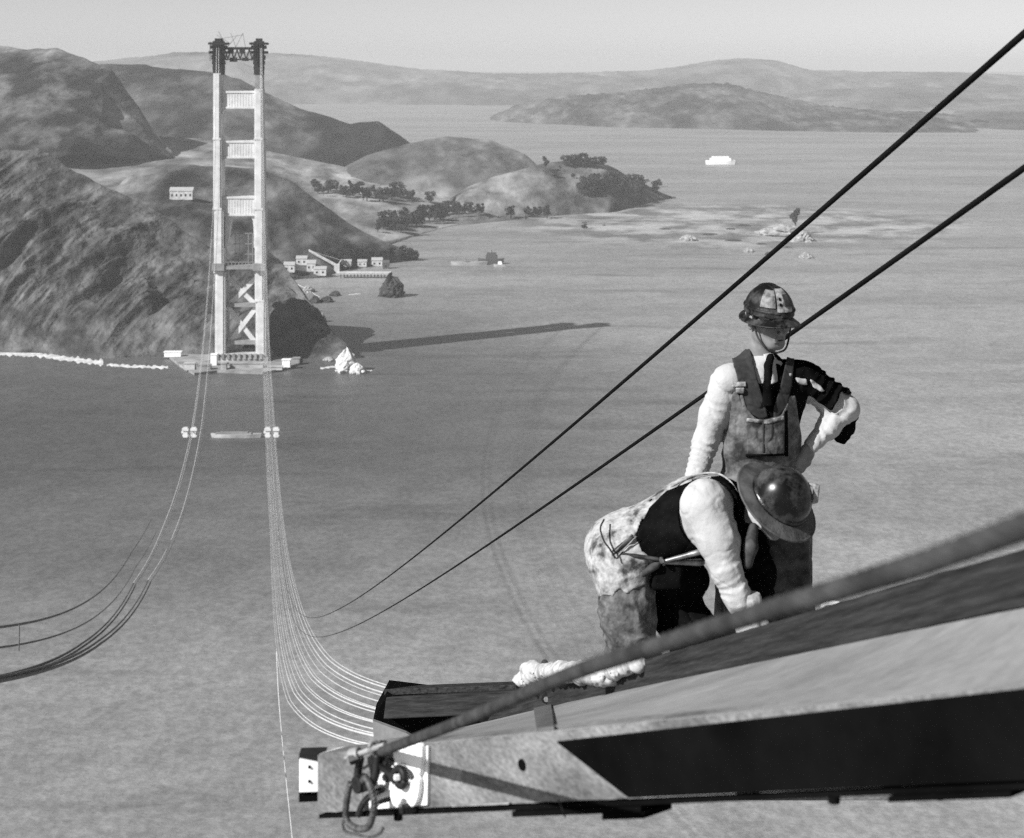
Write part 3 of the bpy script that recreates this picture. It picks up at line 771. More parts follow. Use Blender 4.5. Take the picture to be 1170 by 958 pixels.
a_, b__ = c+Vector((-1,-1,9)), c+Vector((-32*s, -2, 27*s))
for o_ in (Vector((0,-.8,.9)), Vector((0,.8,.9)), Vector((0,0,-.9))): mb.bar(a_+o_, b__+o_*.6, 1.1)
for k in range(10):
    p_ = a_.lerp(b__, k/10); q_ = a_.lerp(b__, (k+1)/10); mb.bar(p_+Vector((0,0,-.9)), q_+Vector((0,-.8,.9)), .5)
mb.build('boom', m_steel, cr)
mb = MB(); mb.bar(c+Vector((1,0,9)), c+Vector((4,0,14)), .9); mb.bar(c+Vector((4,0,14)), b__, .25); mb.build('mast', m_steel, cr)
pi_ = thing('pier', 'pale timber pier running right from the crane in the cove', 'pier', P(418, 318, DW(318)))
mb = MB(); c = P(418, 318, DW(318)); s = c.y/F
mb.box((c.x, c.y+3, 4.6), (60*s, 8, 1.4)); mb.box((c.x, c.y-1.2, 6), (60*s, .5, 1.6)); mb.build('deck', m_steel, pi_)
mb = MB()
for k in range(16):
    for yy in (0, 6): mb.tube([(c.x-29*s+k*58*s/15, c.y+yy, -1), (c.x-29*s+k*58*s/15, c.y+yy, 4.1)], .4, 6)
mb.build('piles', m_droof, pi_)

def boat(px, py, Lpx, hpx, label, hull=m_white, cabin=m_white, cat='boat', cab=(.15,.85), funnel=True, name='boat', cabh=1.0, beam=.22):
    d = DW(py); s = d/F; Lm = Lpx*s; h_ = hpx*s; c = P(px, py, d); c.z = 0
    r = thing(name, label, cat, c)
    V = []; Fc = []; n = 15; st = [(-1.0, -.4), (-.8, 0), (.0, .12), (1, .55), (1.02, 1.0)]
    bm = Lm*beam/2
    for i in range(n):
        t = i/(n-1); x = (t-.5)*Lm; wd = bm*(max(0.02, min(1, 1.15*sin(pi*min(max(t, .03), .97))**.45)))
        for zz, ww in ((-.8, .5), (0, .85), (h_*.42*(1+.25*(2*t-1)**2), 1)):
            for sg in (-1, 1): V.append((c.x+x*(1 if zz > 0 else .96), c.y+sg*wd*ww, zz))
    for i in range(n-1):
        b0 = i*6; b1 = b0+6
        for a, b_ in ((0,2),(2,4)):
            Fc.append((b0+a, b1+a, b1+b_, b0+b_)); Fc.append((b0+b_+1, b1+b_+1, b1+a+1, b0+a+1))
        Fc.append((b0+4, b1+4, b1+5, b0+5))
    Fc += [(0,2,3,1),(2,4,5,3),(n*6-6,n*6-5,n*6-3,n*6-4),(n*6-4,n*6-3,n*6-1,n*6-2)]
    mesh_obj('hull', V, Fc, hull, r)
    mb = MB(); z0 = h_*.4; a, b_ = cab; x0 = c.x+(a-.5)*Lm; x1 = c.x+(b_-.5)*Lm
    mb.box(((x0+x1)/2, c.y, z0+h_*.2*cabh), (x1-x0, bm*1.4, h_*.4*cabh)); mb.box(((x0+x1)/2, c.y, z0+h_*.5*cabh), ((x1-x0)*.8, bm*1.1, h_*.25*cabh)); mb.build('cabin', cabin, r)
    if funnel:
        mb = MB(); mb.tube([(c.x, c.y, z0+h_*.3), (c.x, c.y, h_*1.25)], h_*.09, 10); mb.build('funnel', m_msteel, r)
    return r
boat(823, 188, 34, 9, 'white ferry steaming alone across the open bay', name='ferry', cat='ferry')
boat(536, 303, 42, 8, 'long pale work barge moored off the pier, left of the tug', hull=m_roof, cabin=m_msteel, cab=(.3,.42), funnel=False, name='barge', cat='barge', cabh=1.0)
boat(561, 302, 30, 13, 'dark tug lying beside the pale work barge', hull=m_droof, cabin=m_droof, cab=(.3,.75), name='tug_boat', cat='tug')
boat(572, 305, 16, 6, 'small pale launch in front of the dark tug', hull=m_roof, cabin=m_white, cab=(.3,.6), funnel=False)
boat(622, 141, 14, 4, 'tiny white boat under the far wooded shore', funnel=False)
boat(676, 156, 8, 3, 'tiny grey boat in the far open water', hull=m_msteel, cabin=m_msteel, funnel=False)
boat(270, 500, 58, 9, 'long flat pale barge lying between the two rope clamps', hull=m_conc, cabin=m_gconc, cab=(.1,.8), funnel=False, name='barge', cat='barge', cabh=.5, beam=.16)

# ================================================================ ropes of the future catwalks
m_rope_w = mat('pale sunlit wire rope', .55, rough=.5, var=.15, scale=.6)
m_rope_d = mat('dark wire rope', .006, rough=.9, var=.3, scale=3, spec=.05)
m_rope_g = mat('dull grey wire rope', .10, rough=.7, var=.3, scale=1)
def rope(label, s_, b_, aa, m, r, d0, d1, group=None, name='wire_rope', c=0.0, n=90, top=(.0, 0)):
    k = (s_+.011)/TD; pts = []
    for i in range(n+1):
        d = d0*(d1/d0)**(i/n)
        x = b_*d+interp(d, [q[0] for q in aa], [q[1] for q in aa]); y = s_*d-k*d*d+c*max(0, 1-d/TD)
        pts.append(Vector((x, d, H-y)))
    mb = MB(); mb.tube(pts, r, 6); mid = pts[0]
    o = mb.build(name, m, None, True, origin=mid); tag(o, label, 'wire rope', group); return o
bR = (298-CX)/F; bL = (248.5-CX)/F
NR = 15
for i in range(NR):
    f_ = i/(NR-1); sv = lerp(.393, .368, f_)+random.uniform(-.0018, .0018)
    aa = [(4, 2.6+3.0*f_), (60, 2.3+2.9*f_), (120, 1.8+3.1*f_), (240, 1.9+3.2*f_), (420, 2.2+2.6*f_), (575, 3.0+1.4*(f_-.5)*2), (900, 1.2+2.6*(f_-.5)), (TD-4, .2+1.5*(f_-.5))]
    rope('pale rope in the fan sweeping from the right tower leg to the near beam', sv, bR, aa, m_rope_w, random.choice((.018,.024,.034)), 14, TD-4, 'fan of pale catwalk ropes')
for i, (da, sv) in enumerate([(0,.3635),(.4,.365),(3.0,.3615),(3.5,.363)]):
    aa = [(50, -8.8+da*.25), (140, -10.6+da*.45), (258, -12+da*.7), (367, -11+da), (548, -8+da), (1000, -2+da*.8), (TD-4, da*.5-.8)]
    rope('pale upper run of a rope hanging from the left tower leg', sv, bL, aa, m_rope_w, .075, 255, TD-4, 'pale upper runs of the left hanging ropes')  # sheen on the far part of the rope painted as a paler run
    rope('dark lower run of a rope curving off the left edge of the picture', sv, bL, aa, m_rope_g, .085, 42, 255, 'dark lower runs of the left hanging ropes')  # same rope without the sheen, painted darker
rope('thin dark handline, upper of two above the left hanging ropes', .347, bL, [(40,-9.6),(140,-11),(258,-12.5),(367,-12),(548,-8),(TD,0)], m_rope_g, .07, 45, 330, c=-.9)
rope('thin dark handline, lower of two above the left hanging ropes', .356, bL, [(40,-9.3),(140,-10.4),(258,-11.8),(367,-11),(548,-8),(TD,0)], m_rope_g, .055, 45, 330, c=-.7)
# the two dark handlines overhead
rope('upper dark handline crossing the sky corner, above the standing man', .3558, bR, [(1,2.4),(60,2.4),(300,3.2),(600,3)], m_rope_d, .0115, 3.6, 420, c=-.877*2.4)
rope('lower dark handline passing behind the standing man', .3625, bR, [(1,2.4),(60,2.4),(300,3.2),(600,3)], m_rope_d, .0105, 3.6, 420, c=-.7157*2.4)
# clamps spreading the ropes
for px, lab in ((217, 'pale rope clamp on the left hanging ropes'), (311, 'pale rope clamp on the right hanging ropes')):
    d = 548; c = P(px, 494, d); r = thing('rope_clamp', lab, 'clamp', c)
    for e in (-1.3, 1.3):
        mb = MB(); mb.box(c+Vector((e,0,0)), (1.3,1.3,3.0)); mb.box(c+Vector((e,-.2,.9)), (2.0,1.6,.7)); mb.box(c+Vector((e,.1,-.9)), (1.8,1.4,.6)); mb.build('saddle_block', m_steel, r)
    mb = MB(); mb.bar(c+Vector((-2.6,0,0)), c+Vector((2.8,0,0)), .6); mb.build('crossbar', m_steel, r)
mb = MB(); pts = spline([P(316,745,150), P(318,790,148), P(322,840,140), P(329,910,128), P(337,985,112)], 8); mb.tube(pts, .035, 6)
tag(mb.build('tag_line', m_rope_w, origin=pts[0]), 'single pale line dropping straight below the fan of ropes', 'line')
mb = MB(); mb.tube([P(22,714,60), P(22,728,60), P(21.5,744,60)], .022, 6); tag(mb.build('drop_line', m_rope_g, origin=P(22,714,60)), 'short dark line dangling at the left edge of the picture', 'line')
# ================================================================ foreground timber and steel
def wood(name, v, v2, sc_=2.0, axis=(1,12,12), bump=.5, rough=.75):
    return mat(name, v, rough=rough, v2=v2, scale=sc_, stretch=axis, bump=bump, bscale=sc_*1.6, bdist=.004, ramp=(.3,.7), fine=(sc_*6, .25), spec=.06)
def grain(m, ax):   # grain runs along ax: stretch the texture space along it
    nt = m.node_tree; N = nt.nodes; L = nt.links
    mp = [n for n in N if n.type == 'MAPPING'][0]; tc = [n for n in N if n.type == 'TEX_COORD'][0]
    ax = Vector(ax).normalized(); v = ax.cross(Vector((0,0,1))).normalized(); w_ = ax.cross(v)
    cb = N.new('ShaderNodeCombineXYZ')
    for i, a in enumerate((ax, v, w_)):
        dp = N.new('ShaderNodeVectorMath'); dp.operation = 'DOT_PRODUCT'; dp.inputs[1].default_value = a
        L.new(tc.outputs['Object'], dp.inputs[0]); L.new(dp.outputs['Value'], cb.inputs[i])
    L.new(cb.outputs[0], mp.inputs[0]); return m
m_beam = mat('scuffed weathered timber', .07, rough=.85, v2=.22, scale=4, stretch=(1,1,2.2), bump=.7, bscale=40, bdist=.003, ramp=(.32,.68), fine=(60,.35))
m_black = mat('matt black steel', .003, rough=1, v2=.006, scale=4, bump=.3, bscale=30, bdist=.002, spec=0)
m_deck = mat('pale steel deck', .15, rough=.75, v2=.27, scale=2.2, bump=.4, bscale=60, bdist=.0015, fine=(30,.12), ramp=(.3,.7))
m_wsteel = mat('whitish steel', .88, rough=.6, v2=.80, scale=6)  # near-white colour for the clamp, end plate and cap strip
m_iron = mat('oily black iron', .006, rough=.5, v2=.02, scale=30, bump=.3, bscale=80, bdist=.001, spec=.25)
m_iron2 = mat('grey galvanised iron', .14, rough=.5, v2=.36, scale=25, bump=.3, bscale=80, bdist=.001, spec=.5)

def sl(px, A, B):
    """point on a straight spatial edge between two picture points A, B = (px, py, d)"""
    t = (px-A[0])/(B[0]-A[0]); return (px, lerp(A[1], B[1], t), 1/lerp(1/A[2], 1/B[2], t))
# near beam
BT = ((363,862,4.51), (1170,784,2.84)); BB = ((363,930,4.51), (1170,893,2.84))
def beam_pts(px0, px1, A=BT, B=BB): return [P(*sl(px0, *A)), P(*sl(px1, *A)), P(*sl(px1, *B)), P(*sl(px0, *B))]
ax = (P(*BT[1])-P(*BT[0])).normalized(); bn = Vector((-ax.y, ax.x, 0)).normalized()      # bn: horizontally away from the camera
if bn.y < 0: bn = -bn
beam = thing('timber_beam', 'long weathered timber beam running from the shackles at lower left towards the camera', 'beam', P(*BB[0]))
f4 = beam_pts(363, 1420)
mb = MB()
N_ = 60; rows = []
for i in range(N_+1):
    t = i/N_; a = f4[0].lerp(f4[1], t); b_ = f4[3].lerp(f4[2], t)
    e = .0025*mnoise.noise(Vector((t*50, 1, 0)))
    r_ = [a+bn*.09, a+bn*.006, a+(b_-a)*.02, a+(b_-a)*.985+Vector((0,0,e)), b_+bn*.008+Vector((0,0,e)), b_+bn*.09]
    rows.append(r_)
V = [p for r_ in rows for p in r_]; Fc = []
for i in range(N_):
    for k in range(6): Fc.append((i*6+k, i*6+(k+1) % 6, (i+1)*6+(k+1) % 6, (i+1)*6+k))
Fc += [tuple(range(5, -1, -1)), tuple(N_*6+k for k in range(6))]
mb.add(V, Fc); mb.build('timber', m_beam, beam)
# bottom flange
fa, fb = P(*sl(366, *BB)), P(*sl(1420, *BB))
mb = MB(); up = Vector((0,0,1))
def strip(a, b_, out, th, dn): # strip on the underside, proud of the front face
    return mb.hexa([a-bn*out-up*dn, b_-bn*out-up*dn, b_+bn*.07-up*dn, a+bn*.07-up*dn], [a-bn*out-up*(dn+th), b_-bn*out-up*(dn+th), b_+bn*.07-up*(dn+th), a+bn*.07-up*(dn+th)])
strip(fa, fb, .004, .010, .0015); mb.build('bottom_flange', m_black, beam)
mb = MB(); strip(P(*sl(588, *BB)), P(*sl(735, *BB)), .007, .012, .013); strip(P(*sl(690, *BB)), P(*sl(738, *BB)), .005, .012, .026)
mb.build('lower_cleat', m_black, beam)
mb = MB(); strip(P(*sl(1020, *BB)), P(*sl(1160, *BB)), .012, .010, .0125); mb.build('lower_cleat', m_black, beam)
# bright strips painting the light caught along the flange edge
for x0, x1 in ((520,585),(722,845),(872,1012),(1035,1092),(1120,1165)):
    mb = MB(); q = [P(*sl(x, *BB))+up*z for x, z in ((x0,.0035),(x1,.0035),(x1,.0068),(x0,.0068))]
    q = [p-bn*.009 for p in q]; mb.prism(q, bn*.006); mb.build('lit_edge_strip', m_iron2, beam)
for x in (953, 1072, 455):
    c = P(*sl(x, *BB))-up*.016; mb = MB(); mb.tube([c+up*.006, c-up*.006], .011, 10); mb.build('bolt', m_black, beam)
c = P(597, 874, sl(597, *BT)[2]); mb = MB(); mb.tube([c+bn*.005, c-bn*.003], .0125, 14); mb.build('bolt_hole_shade', m_black, beam)  # black disc painting the dark of a recess
c = P(633, 842, sl(633, *BT)[2]-.01)
# black sheet with slanting end, standing in for a cast shadow
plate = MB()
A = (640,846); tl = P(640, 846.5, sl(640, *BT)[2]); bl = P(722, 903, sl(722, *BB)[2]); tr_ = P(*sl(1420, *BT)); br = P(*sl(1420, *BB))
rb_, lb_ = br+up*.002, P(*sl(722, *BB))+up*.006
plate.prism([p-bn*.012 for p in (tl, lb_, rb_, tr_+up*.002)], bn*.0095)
plate.build('side_piece', m_black, beam, bevel=.002)  # black sheet standing in for a cast shadow, not a plate

# deck
RT = ((630,785,7.18), (1170,627,3.23)); RB = ((630,808,7.18), (1170,693,3.23))
mb = MB(); near = []; far_ = []
for x in np.linspace(432, 1400, 50):
    a = sl(x, *BT); pa = P(*a)+bn*.008+up*.001; near.append(pa)
    if x < 630:
        fy = np.interp(x, [432,475,520,630], [846,840,833,807]); fdp = 1/np.interp(x, [432,475,520,630], [1/5.2,1/6.6,1/7.4,1/7.3])
    else: b_ = sl(x, *RB); fy, fdp = b_[1]-1.5, b_[2]+.03
    far_.append(P(x, fy, fdp))
n = len(near); mid1 = [a.lerp(b_, .5) for a, b_ in zip(near, far_)]
top = near+mid1+far_; V = top+[p-up*.02 for p in top]; Fc = []
for r_ in range(2):
    for i in range(n-1):
        a = r_*n+i; Fc.append((a, a+1, a+n+1, a+n)); a += 3*n; Fc.append((a+n, a+n+1, a+1, a))
for i in range(n-1):
    Fc.append((i, 3*n+i, 3*n+i+1, i+1)); Fc.append((2*n+i+1, 5*n+i+1, 5*n+i, 2*n+i))
Fc += [(0, n, 4*n, 3*n), (n, 2*n, 5*n, 4*n), (n-1, 4*n-1, 5*n-1, 2*n-1), (2*n-1, 5*n-1, 6*n-1, 3*n-1)]
o = mesh_obj('deck_plate', V, Fc, m_deck, None, True, origin=near[0]); tag(o, 'pale smooth deck plate between the near beam and the dark rail timber', 'deck')
es = o.modifiers.new('edges', 'EDGE_SPLIT'); es.split_angle = R(40)
# cleat across the deck
i0, i1 = [min(range(n), key=lambda i: abs(x-np.linspace(432,1400,50)[i])) for x in (612, 632)]
mb = MB(); a, b_, c, d_ = near[i0], near[i1], far_[i1], far_[i0]
mb.hexa([p+up*.009 for p in (a, b_, c, d_)], [p+up*.0006 for p in (a, b_, c, d_)])
tag(mb.build('deck_cleat', mat('grey cleat', .05, rough=.8, v2=.12, scale=12, bump=.3), origin=a), 'short grey cleat strip lying across the pale deck plate', 'cleat')

# rail timber
axr = (P(*RT[1])-P(*RT[0])).normalized(); rn_ = Vector((-axr.y, axr.x, 0)).normalized()
if rn_.x < 0: rn_ = -rn_
m_rail = grain(wood('dark grained timber', .010, .045, 3.0, (.8,22,22), .9), axr)
rail = thing('rail_timber', 'dark grained rail timber rising to the right edge in front of the two men', 'timber', P(*RB[0]))
mb = MB(); x0, x1 = 548, 1430
q = [P(*sl(x, *E)) for x, E in ((x0, RT), (x1, RT), (x1, RB), (x0, RB))]
rows = []
N_ = 80
for i in range(N_+1):
    t = i/N_; a = q[0].lerp(q[1], t); b_ = q[3].lerp(q[2], t)
    e1 = .0022*mnoise.noise(Vector((t*70, 5, 0))); e2 = .003*mnoise.noise(Vector((t*60, 8, 3)))
    rows += [a+rn_*.10+up*e1, a+rn_*.004+up*e1, a+(b_-a)*.02+up*e1, a+(b_-a)*.985+up*e2, b_+rn_*.006+up*e2, b_+rn_*.10+up*e2]
Fc = []
for i in range(N_):
    for k in range(6): Fc.append((i*6+k, i*6+(k+1) % 6, (i+1)*6+(k+1) % 6, (i+1)*6+k))
Fc += [tuple(range(5, -1, -1)), tuple(N_*6+k for k in range(6))]
mb.add(rows, Fc); mb.build('timber', m_rail, rail)
c = sl(624, *RT); c = P(624, 798, c[2]-.012)
mb = MB(); mb.tube([c+Vector((0,.04,0)), c-Vector((0,.008,0))], .020, 14); mb.build('bolt_washer', m_iron, rail)
mb = MB(); mb.tube([c+Vector((0,-.005,0)), c-Vector((0,.02,0))], .010, 6); mb.build('bolt', m_iron2, rail)
mb = MB(); mb.tube(spline([P(x, y, sl(x, *RT)[2]+.03) for x, y in ((940,693),(948,690),(960,691),(966,698),(962,703))], 5), .005, 8); mb.build('staple', m_wsteel, rail)
# back timber block with gusset
mb = MB(); blk = thing('timber_block', 'dark squared timber block lying behind the left end of the beam', 'timber', P(440,822,9.2))
a, b_, c, d_ = P(441,797,9.2), P(596,789,8.3), P(596,815,8.3), P(438,822,9.2); bk = Vector((.15,.85,.0))*.34+Vector((0,0,-.052))
bkt = Vector((.05,.40,-.128))
mb.hexa([a, b_, c, d_], [a+bkt, b_+bkt, c+bkt, d_+bkt])
m_block = grain(wood('dark planed timber', .010, .04, 3.0, (1.0,14,14), .6), b_-a); mb.build('timber', m_block, blk, bevel=.006)
mb = MB(); a2, b2, c2, d2 = P(439,788,9.45), P(590,782.5,8.6), P(590,789,8.6), P(439,795,9.45)
mb.hexa([a2, b2, c2, d2], [p+Vector((.05,.3,-.085)) for p in (a2, b2, c2, d2)]); mb.build('top_plank', m_rail, blk, bevel=.003)
mb = MB(); mb.prism([P(x, y, 9.35) for x, y in ((441,796),(426,824),(428,830),(470,850),(560,846),(596,815))], Vector((0,.25,0))); mb.build('shadow_gap_fill', m_black, blk)  # black prism standing in for the shadow gap under the block
mb = MB(); mb.prism([P(x, y, 9.05) for x, y in ((426,824),(427,848),(478,846),(464,838))], Vector((0,.03,0))); mb.build('gusset_plate', m_deck, blk)

# left end plates
ep = thing('end_plate', 'small white steel plate with two bolt holes behind the left end of the beam', 'plate', P(352,915,4.66))
mb = MB(); mb.prism([P(x, y, 4.62) for x, y in ((342,868),(342,906),(372,905),(372,874))], Vector((0,.02,0))); mb.build('plate', m_wsteel, ep, bevel=.002)
mb = MB(); mb.prism([P(x, y, 4.63) for x, y in ((341.5,863),(341.5,868),(368,874),(372,862))], Vector((0,.05,0))); mb.build('top_angle', m_iron, ep)
mb = MB(); mb.prism([P(x, y, 4.63) for x, y in ((341.5,906.5),(341.5,917),(372,915.5),(372,905.5))], Vector((0,.05,0))); mb.build('bottom_angle', m_black, ep)
for y in (876.5, 893): mb = MB(); c = P(353.5,y,4.618); mb.tube([c+Vector((0,.004,0)), c-Vector((0,.003,0))], .0036, 10); mb.build('bolt', m_black, ep)
# top board: bright strip left of the shackles
mb = MB(); mb.hexa([P(366,861,4.56), P(445,855,4.35), P(445,860,4.31), P(366,864.5,4.52)], [P(388,854,4.8), P(432,849,4.7), P(432,851,4.7), P(388,857,4.8)])
tag(mb.build('cap_strip', m_wsteel, origin=P(400,858,4.5)), 'bright white strip on top of the left end of the beam', 'strip')

# white clamp plates
D0 = 4.30
cp = thing('clamp_plate', 'bright white notched clamp plate bolted on the beam beside the shackles', 'clamp', P(475,922,4.2))
back = [(450,850),(456,842),(492,840),(512,851),(512,857),(489,862),(488,918),(449,924)]
def on_face(x, y, out=.0):
    t = sl(x, *BT); return P(x, y, t[2])-bn*out
mb = MB(); mb.prism([on_face(x, y, .008) for x, y in ((455,853),(478,851),(492,852),(491,919),(425,924),(425,897),(438,884),(455,872))], bn*.006); mb.build('backing', m_wsteel, cp)
def rnd_poly(pts, n=5): 
    q = spline([Vector((x, y, 0)) for x, y in pts+[pts[0]]], n)[:-1]; return [(v.x, v.y) for v in q]
up_bone = rnd_poly([(459,851),(463,848),(468,853),(475,856),(481,852),(485,847),(490,851),(490,873),(486,884),(481,880),(470,873),(466,880),(459,878),(457,866)])
lo_bone = rnd_poly([(458,889),(463,887),(466,892),(472,894),(480,889),(485,885),(488,890),(487,905),(483,917),(478,919),(474,912),(469,910),(465,917),(459,918),(455,905)])
for b_, o_ in ((up_bone, .022), (lo_bone, .024)):
    mb = MB(); mb.prism([on_face(x, y, o_) for x, y in b_], bn*.012); mb.build('jaw', m_wsteel, cp, bevel=.003)
def torus(mb, c, r, rr, nrm, sx=1, n=22, ph=0, arc=2*pi):
    nrm = Vector(nrm).normalized(); u = nrm.cross(Vector((0,0,1))).normalized(); v = nrm.cross(u)
    pts = [c+u*cos(ph+arc*i/n)*r*sx+v*sin(ph+arc*i/n)*r for i in range(n+1)]; mb.tube(pts, rr, 8)
mb = MB(); c = on_face(471, 884, .034); torus(mb, c, .0195, .0095, bn); mb.build('eye_ring', m_iron, cp, smooth=True)
mb = MB(); mb.bar(on_face(444,868,.03), on_face(464,884,.032), .017, .012); mb.tube([on_face(466,884,.045), on_face(466,884,.018)], .012, 8); mb.build('link', m_iron, cp)
for x, y, r_ in ((457,867,.010),(456,884,.014),(476,921,.013),(449,912,.006)):
    mb = MB(); mb.tube([on_face(x, y, .036), on_face(x, y, .008)], r_, 8); mb.tube([on_face(x, y, .044), on_face(x, y, .036)], r_*.6, 6); mb.build('nut', m_iron, cp)
mb = MB(); c = on_face(472,883,.046); mb.box(c, (.012,.01,.011), .3); mb.build('split_pin', m_wsteel, cp)

# shackle
sh = thing('shackle', 'dark iron shackle holding the heavy rope at the beam end', 'shackle', on_face(434,895,.03))
mb = MB(); mb.tube(spline([on_face(x, y, o_) for x, y, o_ in ((426,862,.035),(425,878,.04),(428,890,.045),(435,894,.045),(443,890,.045),(446,878,.04),(445,858,.035))], 6), .0098, 10); mb.build('bow', m_iron, sh, smooth=True)
mb = MB(); mb.tube([on_face(414,861,.05), on_face(422,858,.045)], .0032, 8); mb.tube([on_face(421,859,.045), on_face(452,848,.03)], .0068, 10); mb.build('pin', m_iron2, sh)
mb = MB(); mb.tube([on_face(421,858,.05), on_face(427,857,.04)], .0165, 20); mb.build('washer', m_iron2, sh, bevel=.002)
mb = MB(); mb.tube([on_face(424,862,.06), on_face(428,860,.044)], .0125, 6); mb.build('nut', m_iron, sh)
mb = MB(); torus(mb, on_face(439,850,.03), .011, .006, ax); mb.build('collar', m_iron2, sh, smooth=True)
mb = MB(); mb.tube([on_face(431,890,.062), on_face(431,890,.03)], .021, 16); mb.build('thimble', m_iron, sh, bevel=.003)
mb = MB(); mb.bar(on_face(446,872,.02), on_face(446,845,.02), .016, .01); mb.build('strap', m_iron, sh)
# wire rope loop, three real strands
def laid_rope(name, path, R_, m, label, cat, strands=4, pitch=.045, group=None, parent=None, n=8):
    pts = spline(path, n*3); mb = MB(); L_ = [0]
    for a, b_ in zip(pts[:-1], pts[1:]): L_.append(L_[-1]+(b_-a).length)
    M_ = max(30, int(L_[-1]/pitch*9)); prev = None; fr = []
    for i in range(M_+1):
        s_ = L_[-1]*i/M_; j = min(int(np.searchsorted(L_, s_, side='right'))-1, len(pts)-2); t = (s_-L_[j])/max(1e-9, L_[j+1]-L_[j])
        p_ = pts[j].lerp(pts[j+1], t); tg = (pts[j+1]-pts[j]).normalized()
        if prev is None: prev = tg.orthogonal().normalized()
        prev = (prev-tg*prev.dot(tg)).normalized(); fr.append((p_, prev.copy(), tg.cross(prev), s_))
    for k in range(strands):
        mb.tube([p_+(u*cos(2*pi*(s_/pitch+k/strands))+v*sin(2*pi*(s_/pitch+k/strands)))*R_*.52 for p_, u, v, s_ in fr], R_*.52, 6)
    o = mb.build(name, m, parent, True, origin=pts[0] if parent is None else None)
    if parent is None: tag(o, label, cat, group)
    return o
m_wire = mat('greased steel wire', .02, rough=.5, v2=.09, scale=60, spec=.5)
laid_rope('wire_loop', [on_face(x, y, o_) for x, y, o_ in ((424,888,.06),(419,903,.055),(415,922,.05),(418,934,.05),(430,940,.055),(444,938,.06),(451,928,.065),(454,912,.065),(451,896,.065),(445,886,.06),(439,883,.055),(434,888,.05))], .0084, m_wire, 'stiff wire rope loop hanging from the shackle', 'wire rope', 4, .03)
laid_rope('wire_tail', [on_face(x, y, o_) for x, y, o_ in ((421,928,.03),(430,912,.035),(440,903,.03),(450,898,.03))], .0080, m_iron, 'dark rope tail slanting across inside the wire loop', 'rope', 3, .03)
laid_rope('wire_tail', [on_face(x, y, o_) for x, y, o_ in ((413,931,.055),(416,943,.055),(431,946,.06),(447,949,.06),(459,944,.06),(462,938,.06))], .0035, m_wire, 'thin curled wire end dangling below the beam', 'wire', 3, .02)
for pth, lab in (([(638,914),(641,920),(646,934),(639,920)], 'left frayed wire hanging under the beam'), ([(659,913),(663,930),(666,925),(662,913)], 'right frayed wire loop hanging under the beam')):
    q = [P(x, y, 3.72+.01*i) for i, (x, y) in enumerate(pth)]; mb = MB(); mb.tube(spline(q, 5), .0016, 6); tag(mb.build('stray_wire', m_iron, origin=q[0]), lab, 'wire')
for pth, lab in (([(466,835),(472,828),(480,824)], 'short bar end by the shackle'),): pass
# heavy rope
m_heavy = mat('greased grey heavy rope', .022, rough=.8, v2=.06, scale=20, bump=.5, bscale=90, bdist=.003, spec=.15)
path = []
for x in (436, 470, 520, 590, 660, 750, 850, 950, 1050, 1170, 1300, 1480):
    y = np.interp(x, [436,470,520,590,660,750,850,950,1050,1170,1300,1480], [859,846,827,797,767,738,706,676,645,602,556,490])
    d = 1/lerp(1/4.22, 1/1.45, (x-436)/(1170-436)); path.append(P(x, y, d))
laid_rope('heavy_rope', path, .0118, m_heavy, 'thick heavy rope rising from the shackle across the picture to the right edge', 'rope', 6, .16, n=6)
# strand the bending man works on, and the plank they stand on
mb = MB(); mb.hexa([P(560,905,9.6)+Vector((0,0,.35)), P(900,868,6.0), P(1010,868,6.0), P(700,905,9.6)+Vector((0,0,.35))], [P(560,905,9.6)+Vector((0,0,.31)), P(900,868,6.0)-up*.04, P(1010,868,6.0)-up*.04, P(700,905,9.6)+Vector((0,0,.31))])
o = None
# canvas bundle on the rail
bd = thing('canvas_bundle', 'crumpled white canvas bundle tied with a dark strap on the rail timber', 'bundle', P(650,775,7.1))
def BQ(x, y, d): return Q(x, y, d)
fd = Field(Q(585,795,7.6)-Vector((.12,2.1,.1)), Q(740,745,5.6)+Vector((.2,2.2,.65)), 0.008)
fd.chain([(BQ(600,771,7.45), .034),(BQ(607,768,7.35), .045),(BQ(622,769,7.15), .034)], .02)
fd.chain([(BQ(624,769,7.12), .036),(BQ(640,768,6.92), .042),(BQ(665,769,6.6), .040),(BQ(700,765,6.13), .036),(BQ(730,760,5.8), .028)], .02)
fd.ell(BQ(690,772,6.2), (.10,.06,.035), k=.02); fd.ell(BQ(597,778,7.4), (.04,.04,.02), k=.02)
fd.disp(lambda x, y, z: .012*fbm(x*20, y*12, z*30, 3)+.010*np.exp(-(vnoise(x*55+z*30, y*16, z*25)/.12)**2))
m_canvas = mat('white canvas', .52, rough=.9, v2=.25, scale=22, bump=.6, bscale=50, bdist=.006)
fd.build('canvas', m_canvas, bd)
mb = MB(); torus(mb, P(622.5,769,7.13), .042, .010, (1,.2,-.05), n=20); mb.build('strap', mat('dark webbing', .03, rough=.8), bd)
